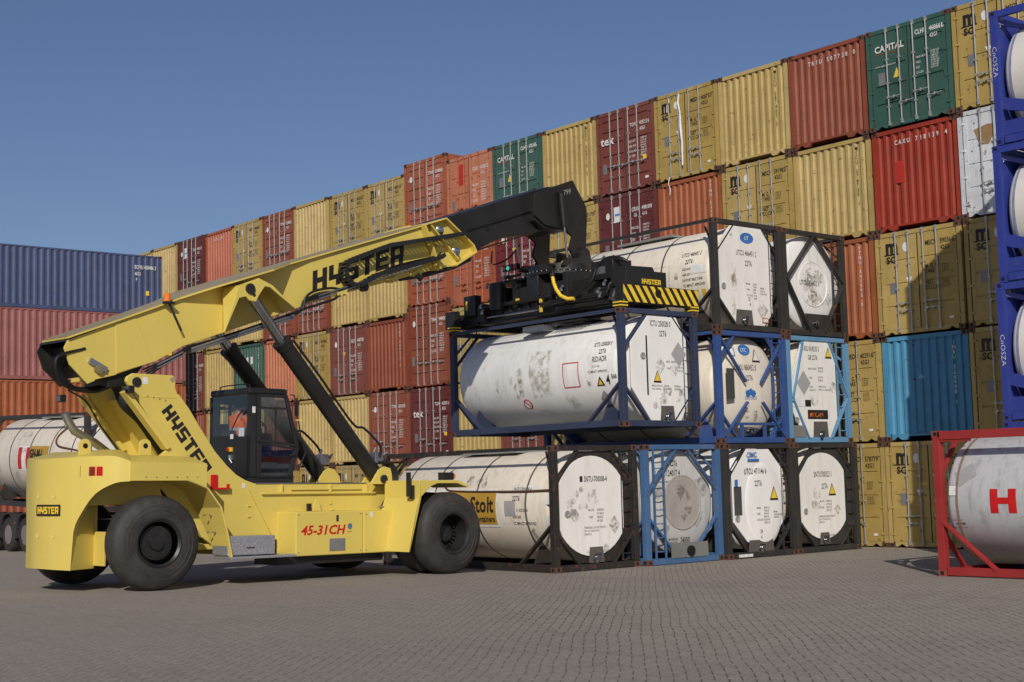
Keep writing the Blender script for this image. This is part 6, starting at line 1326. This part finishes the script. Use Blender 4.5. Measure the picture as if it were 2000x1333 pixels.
# ------------------------------------------------------------------ tank trailer behind the machine
def trailer():
    Y = 16.72; z0 = gz(-42, 16.7); tilt = math.radians(1.9)
    e = empty('tank_trailer', (-38.2, Y, z0), 'dark semi-trailer with silver wheels carrying a cream tank at the far left', 'trailer')
    D = paint('trailer_dark', (.035, .032, .034), rough=.5, dirt=.5, dirtcol=(.1, .08, .07))
    b = MB()
    for y in (.12, 2.2): b.box(-7.6, .2, y, y+.12, .98, 1.14)
    for x in (-7.5, -5.5, -3.5, -1.5, .05): b.box(x, x+.1, .24, 2.2, 1.0, 1.1)
    b.box(-7.4, .1, .8, .95, .7, .98); b.box(-7.4, .1, 1.5, 1.65, .7, .98); b.build('chassis_rail', D, e, bevel=.006)
    tm = mesh_of(MB().lathe([(-.18, .30), (-.185, .42), (-.16, .50), (-.10, .525), (.10, .525), (.16, .50), (.185, .42), (.18, .30)], (0, 0, 0), (0, 1, 0), 40, caps=False), 'tyre', M_TYRE, 50)
    r = MB().lathe([(-.17, .31), (-.15, .28), (-.05, .27), (-.02, .22), (-.06, .12), (-.12, .11), (-.13, .0001)], (0, 0, 0), (0, 1, 0), 32)
    for k in range(10): a = 2*PI*k/10; r.tube([(.19*math.cos(a), -.03, .19*math.sin(a)), (.19*math.cos(a), -.07, .19*math.sin(a))], .018, 6)
    rm = mesh_of(r, 'rim', paint('dirty_rim', (.30, .27, .27), rough=.5, metal=.5, dirt=.6), 40)
    for x in (-4.4, -5.72, -7.04):
        for y in (.19, 2.25):
            w_ = bpy.data.objects.new('wheel', None); COL.objects.link(w_); w_.parent = e; w_.location = (x, y, .525); w_.rotation_euler = (0, 0, 0 if y < 1 else PI); put(tm, 'tyre', w_); put(rm, 'rim', w_)
        b = MB(); n = 12; vs = []
        for k in range(n+1): a = PI*.06+PI*.88*k/n; vs += [(x+.60*math.cos(a), -.02, .56+.60*math.sin(a)), (x+.60*math.cos(a), .42, .56+.60*math.sin(a)), (x+.64*math.cos(a), .42, .56+.64*math.sin(a)), (x+.64*math.cos(a), -.02, .56+.64*math.sin(a))]
        fs = []
        for k in range(n): o = 4*k; fs += [(o, o+4, o+5, o+1), (o+2, o+6, o+7, o+3), (o+3, o+7, o+4, o), (o+1, o+5, o+6, o+2)]
        b.add(vs, fs); b.box(x+.56, x+.72, -.03, .40, .42, 1.0); b.build('mudguard', D, e); MB().box(x+.62, x+.66, -.034, -.03, .86, .90).build('side_marker', M_ORANGE, e)
    return e
trailer()
def et(T, q, R): blob(T, q, 1.2, 1.2, .2, 4, R)
def st(T, q, R):
    sticker_side(T, q, -4.0, -3.3, -.32, .38, 8, 5); o = lambda a, b: q(a, b)+Vector((0, -.004, 0)); sticker_side(T, o, -3.97, -3.75, -.28, .34, 7, 5); sticker_side(T, o, -3.48, -3.32, -.28, .34, 7, 5)
    sticker_side(T, q, -3.28, -2.2, -.28, .38, 11, 5); o2 = lambda a, b: q(a, b)+Vector((0, -.022, 0)); text(T, 'GH-M-L', o2, -3.24, .06, .24, .7, .03)
    text(T, 'SUTU 248', q, -4.0, .2, .12, .7); blob(T, q, -3.8, .55, .25, 4, R)
    for i in range(5): blob(T, q, -4.6+R.random()*2.5, -.9+R.random()*.5, .12, 3, R)
e, F = tank('cream tank with brown bands riding on the trailer at the far left', -38.25, 16.72, gz(-42, 16.7)+1.19, 'charcoal', K_CREAM, endfn=et, sidefn=st, plate=cap0, platem=K_PLATE, group='tank containers beside the stack', seed=61, bands=(-.9, -2.1, -3.3, -4.5), pitch=math.radians(1.9), back=None, diag=(.6, .55))
e.scale = (1.28, 1, 1.08)
b = MB(); b.spline([(-1.6, .45, 2.3), (-1.9, .2, 1.95), (-1.7, .10, 1.72), (-.9, .09, 1.62), (-.15, .09, 1.55)], .028, 8); b.build('hose', plain('brown_hose', (.10, .05, .03), .6), e, 50)
